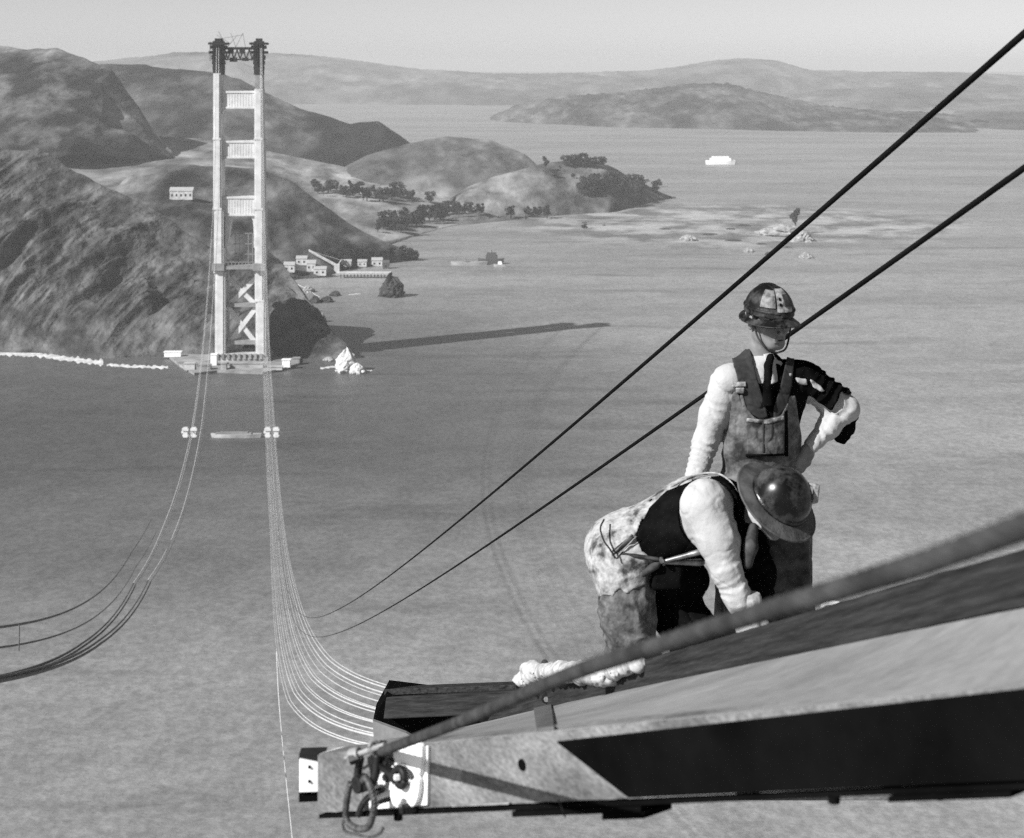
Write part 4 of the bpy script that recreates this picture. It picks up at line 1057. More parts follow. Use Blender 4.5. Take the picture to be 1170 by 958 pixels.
# ================================================================ the two men
m_skin = mat('sunburnt skin', .13, rough=.6, v2=.21, scale=18, bump=.2, bscale=120, bdist=.002, spec=.4)
m_shirt = mat('white cotton', .44, rough=.95, v2=.36, scale=6, bump=.5, bscale=70, bdist=.004)
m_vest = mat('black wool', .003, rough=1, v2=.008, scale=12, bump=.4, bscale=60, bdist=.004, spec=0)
m_over = mat('stained denim overalls', .022, rough=.95, v2=.15, scale=13, bump=.6, bscale=60, bdist=.006, ramp=(.36,.62), fine=(50,.3))
m_over2 = mat('pale dusty overalls', .04, rough=.95, v2=.34, scale=13, bump=.6, bscale=60, bdist=.006, ramp=(.34,.5), fine=(60,.25))
m_strap = mat('dark grey webbing', .02, rough=.95, v2=.035, scale=40, bump=.4, bscale=200, bdist=.001)
m_hat = mat('scuffed dark helmet', .003, rough=.5, v2=.06, scale=18, bump=.4, bscale=50, bdist=.004, ramp=(.44,.66), spec=.22)
m_hat2 = mat('glossy dark steel helmet', .003, rough=.28, v2=.07, scale=14, bump=.2, bscale=40, bdist=.002, ramp=(.45,.7), spec=.34)
m_badge = mat('scratched metal badge', .08, rough=.5, v2=.38, scale=45, bump=.4, bscale=90, bdist=.002)
m_glove = mat('pale leather glove', .5, rough=.85, v2=.25, scale=30, bump=.5, bscale=90, bdist=.003)
m_leather = mat('dark worn leather', .012, rough=.7, v2=.07, scale=16, bump=.4, bscale=60, bdist=.003, ramp=(.4,.65))
m_boot = mat('dusty boot leather', .05, rough=.7, v2=.12, scale=20)
m_metal = mat('worn steel tool', .12, rough=.4, v2=.3, scale=25, metal=.6)
m_hair = mat('dark hair', .015, rough=.6)

class MQ(MB):
    def build(s, *a, **k):
        s.V = [v+Vector((0, 0, H)) for v in s.V]; return MB.build(s, *a, **k)
def folds(A=.006, f1=18, f2=40):
    """cloth: broad soft swells cut by narrow crisp creases that run at two angles"""
    def fn(x, y, z):
        wx = .35*vnoise(x*7, y*7, z*7+3)
        a = vnoise(x*f1*.75+z*f1*.30+wx, y*f1*.6, z*f1*.28-x*f1*.12)
        b_ = vnoise(x*f1*.9-z*f1*.45+7+wx, y*f1*.8+3, z*f1*.55+x*f1*.3)
        c = vnoise(x*f1*2.1+z*f1*.9+11, y*f1*1.6, z*f1*.8)
        return A*(.95*np.exp(-(a/.065)**2)+.7*np.exp(-(b_/.055)**2)+.35*np.exp(-(c/.08)**2))-A*.2*fbm(x*f1*.5, y*f1*.5, z*f1*.5+5, 2)-A*.3
    return fn

def head_prims(fd, c, fwd, up_, s=1.0):
    """c: centre of the head; fwd: face direction; up_: crown direction"""
    c = Vector(c); up_ = Vector(up_).normalized(); fwd = Vector(fwd); fwd = (fwd-up_*fwd.dot(up_)).normalized(); lf = up_.cross(fwd)
    def W(l, f_, u): return c+lf*l*s+fwd*f_*s+up_*u*s
    M = np.array([tuple(lf), tuple(fwd), tuple(up_)])
    fd.ell(W(0,-.008,.025), (.074*s,.095*s,.088*s), M, k=.02)
    fd.ell(W(0,.028,-.035), (.058*s,.062*s,.072*s), M, k=.03)                 # face
    fd.ell(W(0,.060,-.092), (.026*s,.022*s,.018*s), M, k=.022)               # chin
    fd.cone(W(.048,-.005,-.06), W(.022,.058,-.09), .016*s, .015*s, k=.03)     # jaw
    fd.cone(W(-.048,-.005,-.06), W(-.022,.058,-.09), .016*s, .015*s, k=.03)
    for g in (-1, 1):
        fd.ell(W(g*.042,.062,-.025), (.020*s,.016*s,.017*s), M, k=.018)      # cheek
        fd.ell(W(g*.031,.096,.004), (.017*s,.013*s,.011*s), M, k=.012, mode='s')   # eye socket
        fd.ell(W(g*.031,.078,.003), (.0125*s,.0125*s,.0115*s), M, k=.003)      # eye ball
        fd.cone(W(g*.018,.092,.020), W(g*.046,.080,.019), .0055*s, .004*s, k=.008)  # brow
        fd.ell(W(g*.078,-.010,-.012), (.008*s,.018*s,.031*s), M, k=.006)     # ear
        fd.ell(W(g*.086,-.006,-.010), (.005*s,.009*s,.018*s), M, k=.004, mode='s')
        fd.ell(W(g*.012,.100,-.040), (.008*s,.009*s,.007*s), M, k=.005)       # nostril wing
    fd.chain([(W(0,.088,.012), .0075*s), (W(0,.101,-.012), .0085*s), (W(0,.112,-.034), .0105*s)], k=.008)
    fd.cone(W(-.017,.086,-.0600), W(.017,.086,-.0600), .0065*s, .0065*s, k=.004)  # upper lip
    fd.cone(W(-.014,.084,-.0720), W(.014,.084,-.0720), .0070*s, .0070*s, k=.004)  # lower lip
    fd.cone(W(-.020,.094,-.0662), W(.020,.094,-.0662), .0022*s, .0022*s, k=.002, mode='s')
    fd.ell(W(0,.088,-.082), (.016*s,.006*s,.005*s), M, k=.006, mode='s')
    return W, M

# ---------------------------------------------------------------- standing man
D1 = 7.3
def A(px, py, dd=0.0): return Q(px, py, D1+dd)
foot1 = A(880, 0, 0); ZF1 = -2.70
man1 = thing('person', 'man standing upright, hand on hip, in visored hard hat, bib overalls and dark tie', 'person', Vector((foot1.x, D1, H+ZF1)))
hipR, hipL = A(842,575,-.03), A(898,575,.05)
kneeR, kneeL = Vector((hipR.x-.0, D1-.07, -2.22)), Vector((hipL.x+.01, D1+.0, -2.22))
ankR, ankL = Vector((hipR.x-.01, D1+.0, ZF1+.09)), Vector((hipL.x+.03, D1+.08, ZF1+.09))
shR, shL = A(829,436,-.05), A(916,436,.07)
elR, elL = A(806,506,-.03), A(965,467,.09)
wrR, wrL = A(787,572,-.13), A(925,512,.02)
hc = A(878,365,0); fw1 = Vector((.40,-.90,-.14)); up1 = Vector((.03,-.10,.99))

def torso1(fd, g=0.0, arms=True, wr=None, k=.05, low=True):
    Mx = frame((1,.32,0), (0,0,1))
    fd.ell(A(871,458,.02), (.170+g, .105+g, .150+g), Mx, k=k)
    fd.ell(A(869,505,.01), (.150+g, .105+g, .150+g), Mx, k=k)
    fd.ell(A(868,560,.02), (.158+g, .110+g, .130+g), Mx, k=k)
    fd.cone(A(838,432,-.03), A(908,432,.06), .052+g, .052+g, k=k)
    fd.cone(A(866,430,.03), A(870,415,.03), .085+g, .060+g, k=k)

fd = Field(Q(760,560,7.3)*1+Vector((-.05,-.42,0)), Q(985,315,7.6)+Vector((.06,.16,.03)), .0045)
fd.lo[2] = ZF1-.03; fd = Field(fd.lo, (fd.ax[0][-1], 7.62, Q(0,315,7.3).z+.02), .0045)
torso1(fd, -.012)
W1, M1 = head_prims(fd, hc, fw1, up1, 1.0)
fd.chain([(A(873,384,.03), .052), (A(868,404,.035), .054), (A(867,420,.04), .060)], k=.03)
fd.chain([(shR, .052), (elR, .040), (wrR, .028)], k=.03)
fd.chain([(shL, .052), (elL, .040), (wrL, .028)], k=.03)
fd.chain([(hipR, .085), (kneeR, .058), (ankR, .042)], k=.04); fd.chain([(hipL, .085), (kneeL, .058), (ankL, .042)], k=.04)
for a_ in (ankR, ankL): fd.chain([(a_+Vector((0,.02,-.05)), .035), (a_+Vector((.02,-.12,-.06)), .03)], k=.03)
hand_prims(fd, wrR, (-.05,-.35,-.93), (-.9,-.2,.1), 1, .55)
hand_prims(fd, wrL, (-.55,-.25,-.80), (.75,-.45,.3), -1, .45)
fd.build('body', m_skin, man1)

fd = Field(A(768,560,0)+Vector((0,-.30,-.35)), A(990,400,0)+Vector((.03,.38,.05)), .005)
torso1(fd, .006)
fd.chain([(shR, .062), (elR.lerp(shR, .45), .056), (elR, .051)], k=.03, wr=(.006, 24, .85, .25))
fd.chain([(elR, .050), (wrR, .038)], k=.02, wr=(.007, 40, .1, .6))
fd.chain([(shL, .064), (elL, .060)], k=.03, wr=(.009, 20, .6, .5))
fd.chain([(elL, .054), (elL.lerp(wrL, .45), .046), (elL.lerp(wrL, .92), .034)], k=.02, wr=(.007, 26, .1, .5))
fd.disp(folds(.0048, 14)); fd.disp(lambda x, y, z: .002*vnoise(x*38, y*38, z*16))
fd.build('shirt', m_shirt, man1)
# hanging torn cuff under the elbow
fd = Field(A(930,520,.0)-Vector((0,.1,.05)), A(990,465,.3)+Vector((.02,.1,.02)), .004)
fd.chain([(A(975,474,.19), .022), (A(962,498,.17), .026), (A(950,487,.15), .012)], k=.02)
fd.ell(A(962,490,.17), (.055,.02,.05), frame((1,.2,-.3), (0,0,1)), k=.02)
fd.disp(lambda x, y, z: .006*vnoise(x*60, y*60, z*60)); fd.clip_poly([(940,484),(974,466),(984,480),(972,514),(964,514),(938,500)], rough=.004)
fd.build('torn_cuff', m_vest, man1)

for g in (-1, 1):
    fd = Field(W1(g*.031,.085,.003)-Vector((.03,.03,.03)), W1(g*.031,.085,.003)+Vector((.03,.03,.03)), .0018)
    fd.ell(W1(g*.031,.0835,.003), (.0075,.008,.0052), M1, k=0); fd.build('eye', m_hair, man1)
    mb = MQ(); mb.tube([W1(g*.014,.0965,.0175), W1(g*.030,.0955,.0215), W1(g*.047,.083,.0190)], [.0025,.0036,.002], 6); mb.build('eyebrow', m_hair, man1, smooth=True)
mb = MQ(); mb.tube([W1(-.022,.0865,-.0668), W1(-.010,.0925,-.0655), W1(0,.0932,-.0665), W1(.010,.0925,-.0655), W1(.022,.0865,-.0668)], [.001,.0026,.0028,.0026,.001], 6); mb.build('lips', mat('shadowed lips', .03, rough=.7), man1, smooth=True)
# collar
fd = Field(A(840,430,0)-Vector((0,.2,0)), A(905,385,0)+Vector((0,.2,0)), .0035)
fd.chain([(A(869,404,.035), .0615), (A(868,424,.035), .078)], k=.01)
fd.clip_poly([(850,390),(857,398),(868,409),(874,420),(876,440),(868,452),(858,440),(850,418),(845,404)])
fd.disp(lambda x, y, z: .002*vnoise(x*60, y*60, z*60))
fd.build('collar', m_shirt, man1)
fd = Field(A(855,450,-.3), A(905,395,.1), .0035)
torso1(fd, .012); fd.cone(A(873,412,-.02), A(879,440,-.09), .035, .03, k=.02)
fd.clip_poly([(872,405),(882,403),(895,415),(888,425),(889,436),(880,440),(882,424),(876,418)]) 
fd.build('collar_wing', m_shirt, man1)
# tie
fd = Field(A(850,478,-.35), A(905,395,.05), .004)
fd.chain([(A(880,409,-.05), .017), (A(877,418,-.075), .014), (A(878,440,-.098), .020), (A(876,470,-.105), .026)], k=.012)
fd.disp(lambda x, y, z: .004*vnoise(x*40, y*40, z*18)); fd.build('tie', m_vest, man1)
# black waistcoat: centre front, his left shoulder, left sleeve that paints a cast shadow, left flank
fd = Field(A(770,560,0)+Vector((0,-.30,-.05)), A(985,395,0)+Vector((.03,.38,.05)), .005)
torso1(fd, .013); fd.cone(A(893,436,.05), A(922,436,.07), .070, .070, k=.04); fd.chain([(shL, .082), (elL.lerp(shL, .1), .076)], k=.03, wr=(.012, 22, .6, .6))
fd.disp(folds(.0048, 14))
fd.clip_poly([(843,402),(852,420),(866,440),(876,438),(884,405),(906,396),(935,408),(960,428),(974,446),(970,452),(962,447),(950,470),(938,462),(931,456),(924,452),(918,470),(919,520),(921,560),(905,570),(840,570),(835,545),(838,500),(846,470),(842,440),(838,415)], rough=.007)
fd.build('waistcoat', m_vest, man1)
# highlights within the sleeve's painted shadow, put in as white patches
for poly, nm in (([(896,430),(905,425),(906,428),(898,435)], 'sleeve_highlight'), ([(905,430),(921,433),(924,442),(914,438)], 'sleeve_highlight'), ([(926,434),(944,447),(938,449),(928,441)], 'sleeve_highlight')):
    fd = Field(A(890,460,0)+Vector((0,-.25,0)), A(955,415,0)+Vector((0,.3,0)), .004)
    torso1(fd, .020); fd.cone(A(893,436,.05), A(922,436,.07), .078, .078, k=.04); fd.chain([(shL, .088), (elL.lerp(shL, .1), .084)], k=.03); fd.clip_poly(poly, rough=.006)
    fd.disp(lambda x, y, z: .004*vnoise(x*50, y*50, z*50)); fd.build(nm, m_shirt, man1)
# overalls: legs, hips and bib
fd = Field(A(770,560,0)+Vector((.1,-.30,0)), A(950,425,0)+Vector((0,.25,0)), .0055)
fd.lo[2] = ZF1-.0; fd = Field(fd.lo, (fd.ax[0][-1], 7.55, fd.ax[2][-1]), .0055)
torso1(fd, .022, k=.06)
fd.chain([(hipR, .105), (kneeR, .085), (ankR+Vector((0,0,-.02)), .075)], k=.05); fd.chain([(hipL, .105), (kneeL, .088), (ankL+Vector((0,0,-.02)), .078)], k=.05)
fd.disp(folds(.0048, 14)); fd.disp(lambda x, y, z: .0025*vnoise(x*30, y*30, z*14))
fd.clip_poly([(843,447),(848,462),(857,474),(866,480),(878,482),(888,478),(897,466),(902,452),(909,452),(912,475),(917,505),(922,540),(934,580),(960,1100),(760,1100),(812,570),(822,525),(832,490),(835,465),(836,447)])
fd.build('overalls', m_over, man1)
# back of the bib straps and the dark front straps
for poly in ([(838,397),(856,392),(860,412),(866,436),(874,462),(878,478),(868,479),(856,472),(846,455),(842,430),(834,402)], [(900,404),(908,408),(905,440),(899,466),(888,478),(884,480),(884,465),(892,440)]):
    fd = Field(A(825,490,0)+Vector((0,-.28,0)), A(915,388,0)+Vector((0,.12,0)), .004)
    torso1(fd, .025); fd.disp(folds(.0048, 14)); fd.shell(.02); fd.clip_poly(poly); fd.build('shoulder_strap', m_strap, man1)
for poly, nm, mm, g in (([(836,437),(852,436),(853,442),(837,443)], 'strap_end', m_over2, .030), ([(840,443),(851,443),(850,450),(841,450)], 'buckle', m_badge, .036),
        ([(852,478),(876,479),(896,474),(897,478),(896,520),(854,521)], 'bib_pocket', m_over, .032), ([(853,478),(875,480),(896,475),(896,480),(876,485),(853,482)], 'pocket_hem', m_over2, .036),
        ([(871,482),(874,482),(874,518),(871,518)], 'pencil_seam', m_strap, .034), ([(895.5,470),(900,468),(901,522),(896.5,522)], 'side_seam', m_vest, .030),
        ([(852,519),(897,518),(897,521),(852,522)], 'pocket_bottom_seam', m_vest, .034), ([(848,450),(853,466),(861,476),(871,482),(884,481),(893,474),(900,460),(902,463),(895,478),(885,485),(870,486),(858,479),(849,467),(845,452)], 'bib_hem', m_over, .029)):
    fd = Field(A(825,530,0)+Vector((0,-.28,0)), A(915,430,0)+Vector((0,.12,0)), .0035)
    torso1(fd, g, k=.06); fd.clip_plane(A(870,480,.03), (-.2,1,0)); 
    fd.disp(folds(.0048, 14))
    fd.clip_poly(poly, rough=.001); fd.build(nm, mm, man1)
# belt pouch on the left thigh
fd = Field(A(865,700,0)+Vector((0,-.35,0)), A(940,575,0)+Vector((0,.25,0)), .005)
Mp = frame((1,.2,.05), (0,0,1))
fd.box(A(899,632,-.10), (.092,.045,.150), Mp, r=.03); fd.disp(lambda x, y, z: .008*fbm(x*16, y*16, z*10, 3)); fd.build('hip_pouch', m_leather, man1)
fd = Field(A(865,700,0)+Vector((0,-.35,0)), A(940,575,0)+Vector((0,.25,0)), .005)
fd.box(A(899,594,-.11), (.094,.05,.035), Mp, r=.02); fd.disp(lambda x, y, z: .006*fbm(x*20, y*20, z*10, 3)); fd.build('pouch_flap', m_leather, man1)
for a_, nm in ((ankR, 'boot'), (ankL, 'boot')):
    fd = Field(a_+Vector((-.09,-.25,-.10)), a_+Vector((.09,.12,.14)), .006)
    fd.chain([(a_+Vector((0,.01,.08)), .055), (a_+Vector((0,.01,-.03)), .05)], k=.02); fd.chain([(a_+Vector((0,.02,-.045)), .045), (a_+Vector((0,-.15,-.05)), .042)], k=.03)
    fd.build(nm, m_boot, man1)
# hard hat with visor
hax = Vector((.05,-.12,.99)).normalized(); Mh = frame(W1(1,0,0)-W1(0,0,0), hax)
fwh = Vector((fw1.x, fw1.y, 0)).normalized(); fwh = (fwh-hax*fwh.dot(hax)).normalized()
hb = W1(0,.002,.034)
fd = Field(hb-Vector((.2,.24,.08)), hb+Vector((.2,.2,.18)), .0035)
fd.ell(hb, (.096,.118,.112), Mh, k=0, half=-.005)
lf1 = hax.cross(fwh)
# swept brim, deeper in front and behind
X, Y, Z = fd.full(); rel = [X-hb.x, Y-hb.y, Z-hb.z]
def dotv(v): return rel[0]*v.x+rel[1]*v.y+rel[2]*v.z
u, v_, w_ = dotv(lf1), dotv(fwh), dotv(hax)
rr = np.sqrt((u/.114)**2+(np.where(v_ > 0, v_/.164, v_/.140))**2)
rin = np.sqrt((u/.092)**2+(v_/.114)**2)
zc = -.004-.020*np.clip((rr-.70)/.3, 0, 1)-.016*np.abs(u)/.12
brim = np.maximum(np.abs(w_-zc)-.0035, np.maximum((rr-1)*.13, (.92-rin)*.1))
fd.f = np.minimum(fd.f, brim.astype(np.float32))
# ridge band over the crown
ridge_ = np.maximum(np.abs(u)-.016, np.sqrt((v_/.1215)**2+(np.maximum(w_,0)/.1155)**2)*.118-.118); ridge_ = np.maximum(ridge_, -w_)
fd.f = np.minimum(fd.f, ridge_.astype(np.float32))
band = np.maximum(np.abs(w_-.020)-.005, np.sqrt((u/.0995)**2+(v_/.1215)**2)*.112-.112); fd.f = np.minimum(fd.f, band.astype(np.float32))
fd.ell(hb-hax*.01, (.090,.111,.104), Mh, k=0, mode='s')
hat = fd.build('hard_hat', m_hat, man1)
# badge plate and lamp bracket
def on_hat(a, e, out=.0):   # a: azimuth from the front towards his left, e: height fraction
    ca, sa = cos(a), sin(a); ce = math.sqrt(1-e*e)
    return hb+lf1*(.096+out)*sa*ce+fwh*(.118+out)*ca*ce+hax*(.112+out)*e
def patch(mb, a0, a1, e0, e1, out0, out1, nn=8):
    V = []
    for o_ in (out0, out1):
        for i in range(nn+1):
            for j in range(nn+1): V.append(on_hat(lerp(a0,a1,i/nn), lerp(e0,e1,j/nn), o_))
    Fc = []; m_ = (nn+1)**2
    for i in range(nn):
        for j in range(nn): k_ = i*(nn+1)+j; Fc.append((k_, k_+nn+1, k_+nn+2, k_+1)); Fc.append((k_+m_, k_+1+m_, k_+nn+2+m_, k_+nn+1+m_))
    ed = [i*(nn+1) for i in range(nn+1)]+[nn*(nn+1)+j for j in range(1, nn+1)]+[i*(nn+1)+nn for i in range(nn-1, -1, -1)]+[j for j in range(nn-1, 0, -1)]
    for i in range(len(ed)): a, b_ = ed[i], ed[(i+1) % len(ed)]; Fc.append((a, b_, b_+m_, a+m_))
    return mb.add(V, Fc)
sgn = 1
mb = MQ(); patch(mb, -.34, .36, .22, .90, .002, .008); bd_ = mb.build('badge_plate', m_badge, man1)
mb = MQ(); patch(mb, -.02, .30, .40, .74, .009, .013); mb.build('badge_mark', m_leather, bd_)
mb = MQ(); patch(mb, -.25, -.17, .42, .50, .009, .012); patch(mb, -.25, -.17, .58, .66, .009, .012); mb.build('rivet', m_vest, bd_)
mb = MQ(); patch(mb, -1.05, -.42, .34, .86, .002, .006); mb.build('side_piece', mat('worn dark badge', .04, rough=.5, v2=.22, scale=40, bump=.4, bscale=80, bdist=.002), man1)
# chin strap
for g in (-1, 1):
    mb = MQ(); mb.tube(spline([W1(g*.090,.02,.035), W1(g*.084,.034,-.02), W1(g*.072,.048,-.065), W1(g*.040,.074,-.108), W1(0,.078,-.120)], 6), .0042, 8); mb.build('chin_strap', m_leather, man1, smooth=True)
fd = Field(hc-Vector((.12,.14,.06)), hc+Vector((.12,.14,.12)), .004)
fd.ell(W1(0,-.016,.022), (.078,.096,.088), M1, k=0); fd.clip_plane(W1(0,.045,0), fwh); fd.clip_plane(W1(0,0,-.030), -hax)
fd.ell(W1(0,.06,-.03), (.1,.07,.05), M1, k=.01, mode='s'); fd.build('hair', m_hair, man1)

# ---------------------------------------------------------------- bending man
D2 = 6.9
def B(px, py, dd=0.0): return Q(px, py, D2+dd)
ZF2 = -2.66
man2 = thing('person', 'man bent double over the rail timber in round steel helmet and dark vest', 'person', Vector((B(740,0).x, D2, H+ZF2)))
pel, che = B(706,630,0), B(792,592,-.03)
hN, hF = B(711,645,-.10), B(722,645,.10)
kN, kF = B(724,752,-.13), B(796,730,-.05)
aN, aF = Vector((B(712,0).x, D2+.0, ZF2+.09)), Vector((B(800,0).x, D2+.12, ZF2+.09))
sN, sF = B(812,585,-.20), B(842,588,.13)
eN, eF = B(829,650,-.25), B(866,655,.06)
wN, wF = B(851,702,-.27), B(868,706,-.10)
hax2 = Vector((.50,-.50,.70)).normalized(); fw2 = Vector((.62,-.15,-.75)); hc2 = B(888,580,-.12)
def torso2(fd, g=0.0, k=.05):
    a = (che-pel).normalized(); Mt = frame(a, Vector((-.35,0,1)))
    fd.ell(pel+Vector((0,0,.005)), (.102+g, .155+g, .104+g), Mt, k=k)
    fd.ell(pel.lerp(che, .45), (.165+g, .150+g, .102+g), Mt, k=k)
    fd.ell(che+Vector((.01,0,0)), (.150+g, .165+g, .130+g), Mt, k=k)
    fd.cone(B(818,574,-.13), B(838,578,.10), .060+g, .060+g, k=k)
fd = Field(B(650,560)+Vector((-.05,-.5,0)), B(945,520)+Vector((.05,.35,.05)), .0045)
fd.lo[2] = ZF2-.02; fd = Field(fd.lo, (fd.ax[0][-1], D2+.33, fd.ax[2][-1]), .0045)
torso2(fd, -.014)
W2, M2 = head_prims(fd, hc2, fw2, hax2, 1.0)
fd.chain([(B(838,575,-.02), .06), (W2(0,-.02,-.06), .052)], k=.03)
fd.chain([(sN, .055), (eN, .042), (wN, .029)], k=.03); fd.chain([(sF, .055), (eF, .042), (wF, .029)], k=.03)
fd.chain([(hN, .09), (kN, .06), (aN, .042)], k=.04); fd.chain([(hF, .09), (kF, .06), (aF, .042)], k=.04)
for a_ in (aN, aF): fd.chain([(a_+Vector((-.02,.0,-.05)), .034), (a_+Vector((.14,-.04,-.06)), .03)], k=.03)
hand_prims(fd, wN, (.22,-.25,-.94), (-.25,-.93,.2), -1, .55)
hand_prims(fd, wF, (-.15,-.3,-.94), (.5,.8,.1), 1, .6)
fd.build('body', m_skin, man2)
# white shirt with full sleeves
fd = Field(B(690,760)+Vector((0,-.42,0)), B(900,525)+Vector((.05,.32,.05)), .005)
torso2(fd, .004)
fd.chain([(B(806,577,-.19), .095), (B(820,615,-.22), .074), (eN, .058)], k=.04, wr=(.005, 18, .9, .3))
fd.chain([(eN, .057), (eN.lerp(wN, .6), .050), (wN, .037)], k=.02, wr=(.007, 34, .8, .5))
fd.disp(folds(.0048, 14)); fd.disp(lambda x, y, z: .002*vnoise(x*34, y*34, z*14))
fd.build('shirt', m_shirt, man2)
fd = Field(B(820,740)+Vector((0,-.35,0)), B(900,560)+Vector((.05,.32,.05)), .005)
fd.chain([(sF, .085), (eF, .068), (wF, .045)], k=.02, wr=(.009, 20, .6, .6)); fd.disp(folds(.006, 15)); fd.build('shaded_far_sleeve', m_vest, man2)  # shade on the far arm put in as a black material
fd = Field(wN-Vector((.12,.14,.16)), wN+Vector((.12,.12,.08)), .0035)
hand_prims(fd, wN, (.22,-.25,-.94), (-.25,-.93,.2), -1, .55, 1.04, .004); fd.cone(wN, wN-Vector((-.02,0,-.05)), .038, .044, k=.01)
fd.disp(lambda x, y, z: .003*vnoise(x*70, y*70, z*40)); fd.build('work_glove', m_glove, man2)
# shirt tail and pale overalls over the seat and back
pale = [(645,600),(655,575),(680,560),(700,550),(720,540),(745,530),(775,530),(800,532),(815,545),(812,552),(785,552),(760,562),(742,580),(730,605),(727,618),(738,636),(748,640),(744,652),(735,668),(700,680),(650,676)]
fd = Field(B(640,860)+Vector((0,-.40,0)), B(850,525)+Vector((.0,.33,.05)), .0055)
fd.lo[2] = ZF2+.02; fd = Field(fd.lo, (fd.ax[0][-1], D2+.32, fd.ax[2][-1]), .0055)
torso2(fd, .022, k=.06)
fd.chain([(hN, .108), (hN.lerp(kN, .5), .100), (kN, .094), (aN+Vector((0,0,.02)), .085)], k=.05, wr=(.012, 12, .7, .6))
fd.disp(folds(.0048, 14)); fd.disp(lambda x, y, z: .0025*vnoise(x*30, y*30, z*14))
over_f = fd.f.copy()
fd.clip_poly([(640,690),(655,600),(680,582),(740,640),(752,650),(835,660),(850,700),(850,1100),(640,1100)], rough=.02); fd.build('trousers', m_over, man2)
fd.f = over_f-.005
fd.clip_poly(pale, rough=.02); fd.build('overalls_back', m_over2, man2)
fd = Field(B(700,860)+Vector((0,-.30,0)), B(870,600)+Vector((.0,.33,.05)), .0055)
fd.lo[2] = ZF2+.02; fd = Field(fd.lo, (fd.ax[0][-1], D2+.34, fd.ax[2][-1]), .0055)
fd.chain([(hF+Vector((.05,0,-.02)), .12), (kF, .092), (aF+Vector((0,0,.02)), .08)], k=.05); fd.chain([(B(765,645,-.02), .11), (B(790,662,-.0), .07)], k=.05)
fd.disp(folds(.012, 13)); fd.build('shaded_trouser_leg', m_vest, man2)  # leg lies in shade, which is painted in as solid black
# black vest
vest = [(812,545),(845,541),(862,553),(864,600),(858,640),(836,645),(818,640),(790,650),(760,656),(748,646),(737,634),(728,618),(731,603),(742,580),(762,561),(787,551)]
fd = Field(B(700,680)+Vector((0,-.42,0)), B(880,525)+Vector((.05,.32,.05)), .005)
torso2(fd, .028, k=.06); fd.disp(folds(.0048, 14)); fd.clip_poly(vest, rough=.002)
fd.ell(B(812,590,-.22), (.118,.14,.135), None, k=.01, mode='s')
fd.build('vest', m_vest, man2)
# piping along the vest edge
def skin_pt(px, py, g=.030):
    """front surface of the torso under a picture point"""
    o_ = Q(px, py, 1); best = D2-.25
    for d in np.arange(D2-.32, D2+.2, .004):
        p_ = o_*d; rel_ = p_-che; 
        v = None
        for c_, rad in ((pel, (.102,.155,.104)), (pel.lerp(che,.45), (.165,.150,.102)), (che+Vector((.01,0,0)), (.150,.165,.130))):
            a = (che-pel).normalized(); Mt = frame(a, Vector((-.35,0,1))); q = Mt @ np.array(p_-c_)
            if (q[0]/(rad[0]+g))**2+(q[1]/(rad[1]+g))**2+(q[2]/(rad[2]+g))**2 < 1: return p_
    return o_*D2
mb = MQ(); mb.tube(spline([B(x, y, dd) for x, y, dd in ((768,556,-.10),(785,547,-.06),(805,541,-.03),(822,542,-.06),(834,550,-.10),(842,562,-.14))], 5), .004, 8); mb.build('vest_piping', m_over2, man2, smooth=True)
# belt, strap and hanging tools
def strap(pts, w_, th, m_, nm, parent=man2, g=.034):
    q = [skin_pt(x, y, g) for x, y in pts]; q = spline(q, 4); mb = MQ(); base = []
    for i in range(len(q)-1): mb.bar(q[i], q[i+1]+(q[i+1]-q[i])*.15, th, w_, up=Vector((0,0,1)))
    return mb.build(nm, m_, parent)
def pad(pts, g, m_, nm, r_=.012):
    """a flat leather or steel piece lying on the body: outline in picture points, laid on the torso"""
    q = [skin_pt(x, y, g) for x, y in pts]; mb = MQ(); mb.prism(q[::-1], Vector((0,-r_,0))); return mb.build(nm, m_, man2, bevel=.002)
def bar3(a, b_, w1, w2, m_, nm, dd=-.27):
    mb = MQ(); pa, pb = skin_pt(*a, g=.05), skin_pt(*b_, g=.05); n_ = 10; pts = [pa.lerp(pb, i/n_) for i in range(n_+1)]
    mb.tube(pts, [lerp(w1, w2, i/n_)*(1 if 0 < i < n_ else .5) for i in range(n_+1)], 8); return mb.build(nm, m_, man2, smooth=True)
bar3((704,632), (756,640), .008, .008, m_leather, 'belt')
bar3((716,668), (754,643), .013, .015, m_leather, 'tool_handle')
bar3((757,642), (803,630), .007, .012, m_metal, 'spanner')
bar3((757,643), (805,643), .006, .015, m_metal, 'spanner')
bar3((757,645), (795,652), .006, .007, m_metal, 'spanner')
bar3((699,633), (724,613), .010, .010, m_leather, 'knife_sheath')
mb = MQ(); q = [skin_pt(x, y, .058) for x, y in ((699,634),(722,611),(727,613),(703,638))]; mb.tube(q+[q[0]], .003, 6); mb.build('sheath_loop', m_metal, man2)
bar3((692,648), (725,655), .004, .004, m_strap, 'belt_cord')
bar3((682,674), (745,682), .006, .006, m_strap, 'thigh_strap')
mb = MQ(); q = [B(x, y, dd) for x, y, dd in ((690,594,-.10),(686,604,-.165),(690,618,-.20),(697,628,-.225),(703,638,-.225))]; mb.tube(spline(q, 5), .0035, 7); mb.build('back_strap', m_strap, man2, smooth=True)
for a, b_ in (((753,650),(748,684)),((755,650),(768,668)),((768,668),(756,682)),((748,684),(756,680))):
    bar3(a, b_, .0035, .005, m_metal, 'hook')
mb = MQ(); c = skin_pt(756,641,.062); mb.tube([c+Vector((0,.02,0)), c-Vector((0,.006,0))], .009, 12); mb.build('belt_stud', m_metal, man2)
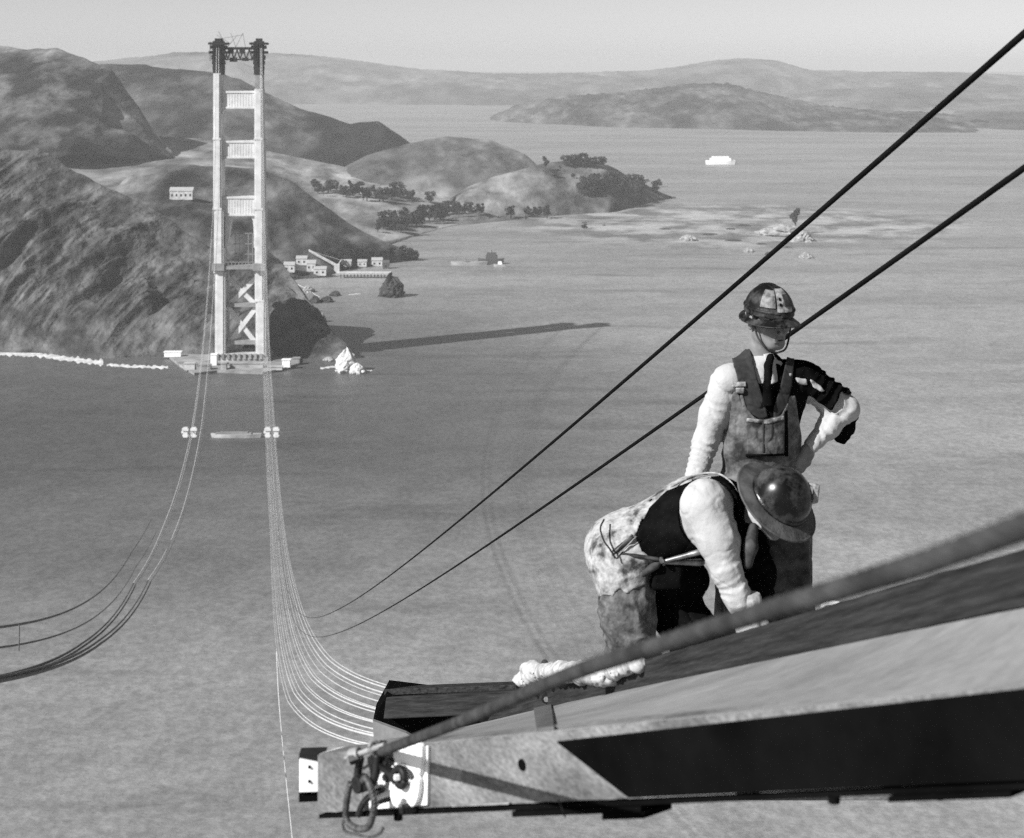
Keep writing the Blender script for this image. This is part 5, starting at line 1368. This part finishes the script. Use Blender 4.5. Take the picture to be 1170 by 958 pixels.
fd = Field(B(725,700)+Vector((0,-.45,0)), B(800,620)+Vector((0,.05,0)), .005)
fd.box(B(762,658,-.16), (.06,.03,.05), frame((1,0,.1), (0,0,1)), r=.02); fd.disp(lambda x, y, z: .006*vnoise(x*30, y*30, z*30)); fd.build('tool_pouch', m_vest, man2)
fd = Field(B(840,670)+Vector((0,-.45,0)), B(885,580)+Vector((0,.05,0)), .0045)
fd.chain([(B(861,603,-.20), .018), (B(857,625,-.23), .026), (B(854,644,-.24), .020)], k=.02); fd.build('hanging_flap', m_leather, man2)
for a_ in (aN, aF):
    fd = Field(a_+Vector((-.12,-.15,-.10)), a_+Vector((.25,.10,.14)), .006)
    fd.chain([(a_+Vector((0,.0,.08)), .055), (a_+Vector((0,.0,-.03)), .05)], k=.02); fd.chain([(a_+Vector((-.02,0,-.045)), .045), (a_+Vector((.16,-.04,-.05)), .042)], k=.03)
    fd.build('boot', m_boot, man2)
# steel helmet with broad brim
hb2 = Q(890,571,D2-.15); Mh2 = frame(fw2, hax2); fwh2 = Vector(Mh2[0]); lfh2 = Vector(Mh2[1])
fd = Field(hb2-Vector((.24,.24,.24)), hb2+Vector((.24,.24,.24)), .0035)
fd.ell(hb2+hax2*.012, (.118,.110,.122), Mh2, k=0, half=-.02)
X, Y, Z = fd.full(); rel = [X-hb2.x, Y-hb2.y, Z-hb2.z]
u, v_, w_ = dotv(lfh2), dotv(fwh2), dotv(hax2)
band = np.maximum(np.abs(w_-.006)-.004, np.sqrt(u*u/.114**2+v_*v_/.122**2)*.118-.118); fd.f = np.minimum(fd.f, band.astype(np.float32))
fd.ell(hb2+hax2*.006, (.110,.103,.114), Mh2, k=0, mode='s')
hat2 = fd.build('steel_helmet', m_hat2, man2)
fd = Field(hb2-Vector((.24,.24,.24)), hb2+Vector((.24,.24,.24)), .0035)
rr = np.sqrt(u*u/.168**2+v_*v_/.176**2); rin = np.sqrt(u*u/.106**2+v_*v_/.112**2)
zc = -.002-.014*np.clip((rr-.68)/.32, 0, 1)**1.3
brim = np.maximum(np.abs(w_-zc)-.003, np.maximum((rr-1)*.17, (1.04-rin)*.11)); fd.f = np.minimum(fd.f, brim.astype(np.float32))
lip = np.sqrt(((rr-1)*.172)**2+(w_-zc)**2)-.0048; fd.f = np.minimum(fd.f, lip.astype(np.float32))
fd.build('helmet_brim', mat('dull grey helmet brim', .035, rough=.6, v2=.10, scale=16, bump=.3, bscale=50, bdist=.002, spec=.25), hat2)
# lamp bracket on the front of the helmet
fd = Field(hb2-Vector((.24,.24,.24)), hb2+Vector((.24,.24,.24)), .0035)
c = hb2+Vector((.134,-.03,.030))
fd.box(c, (.012,.010,.034), frame((1,-.2,.1), (0.12,0,1)), r=.006); fd.cone(c+Vector((-.03,0,.036)), c+Vector((.0,0,.03)), .007, .007, k=.006); fd.cone(c+Vector((-.03,0,-.04)), c+Vector((.0,0,-.03)), .007, .007, k=.006)
fd.build('lamp_bracket', m_badge, man2)
# neckerchief / collar
fd = Field(B(845,615)+Vector((0,-.4,0)), B(895,555)+Vector((.0,.1,.0)), .004)
fd.chain([(B(853,571,-.12), .022), (B(861,590,-.17), .014), (B(868,603,-.19), .010)], k=.02)
fd.disp(lambda x, y, z: .004*vnoise(x*40, y*40, z*40)); fd.build('neckerchief', m_shirt, man2)

# plank they stand on
st = thing('standing_plank', 'rough plank under the boots of the two men behind the rail timber', 'plank', Vector((B(760,0).x, 7.1, H+ZF1-.03)))
zs = H+ZF1-.008
mb = MB(); mb.box((B(800,0).x+.02, 7.02, zs-.02), (1.5, .62, .05)); mb.build('board', m_beam, st)
mb = MB(); mb.box((B(800,0).x+.02, 7.02, zs-.06), (1.3, .1, .035)); mb.build('batten', m_beam, st)
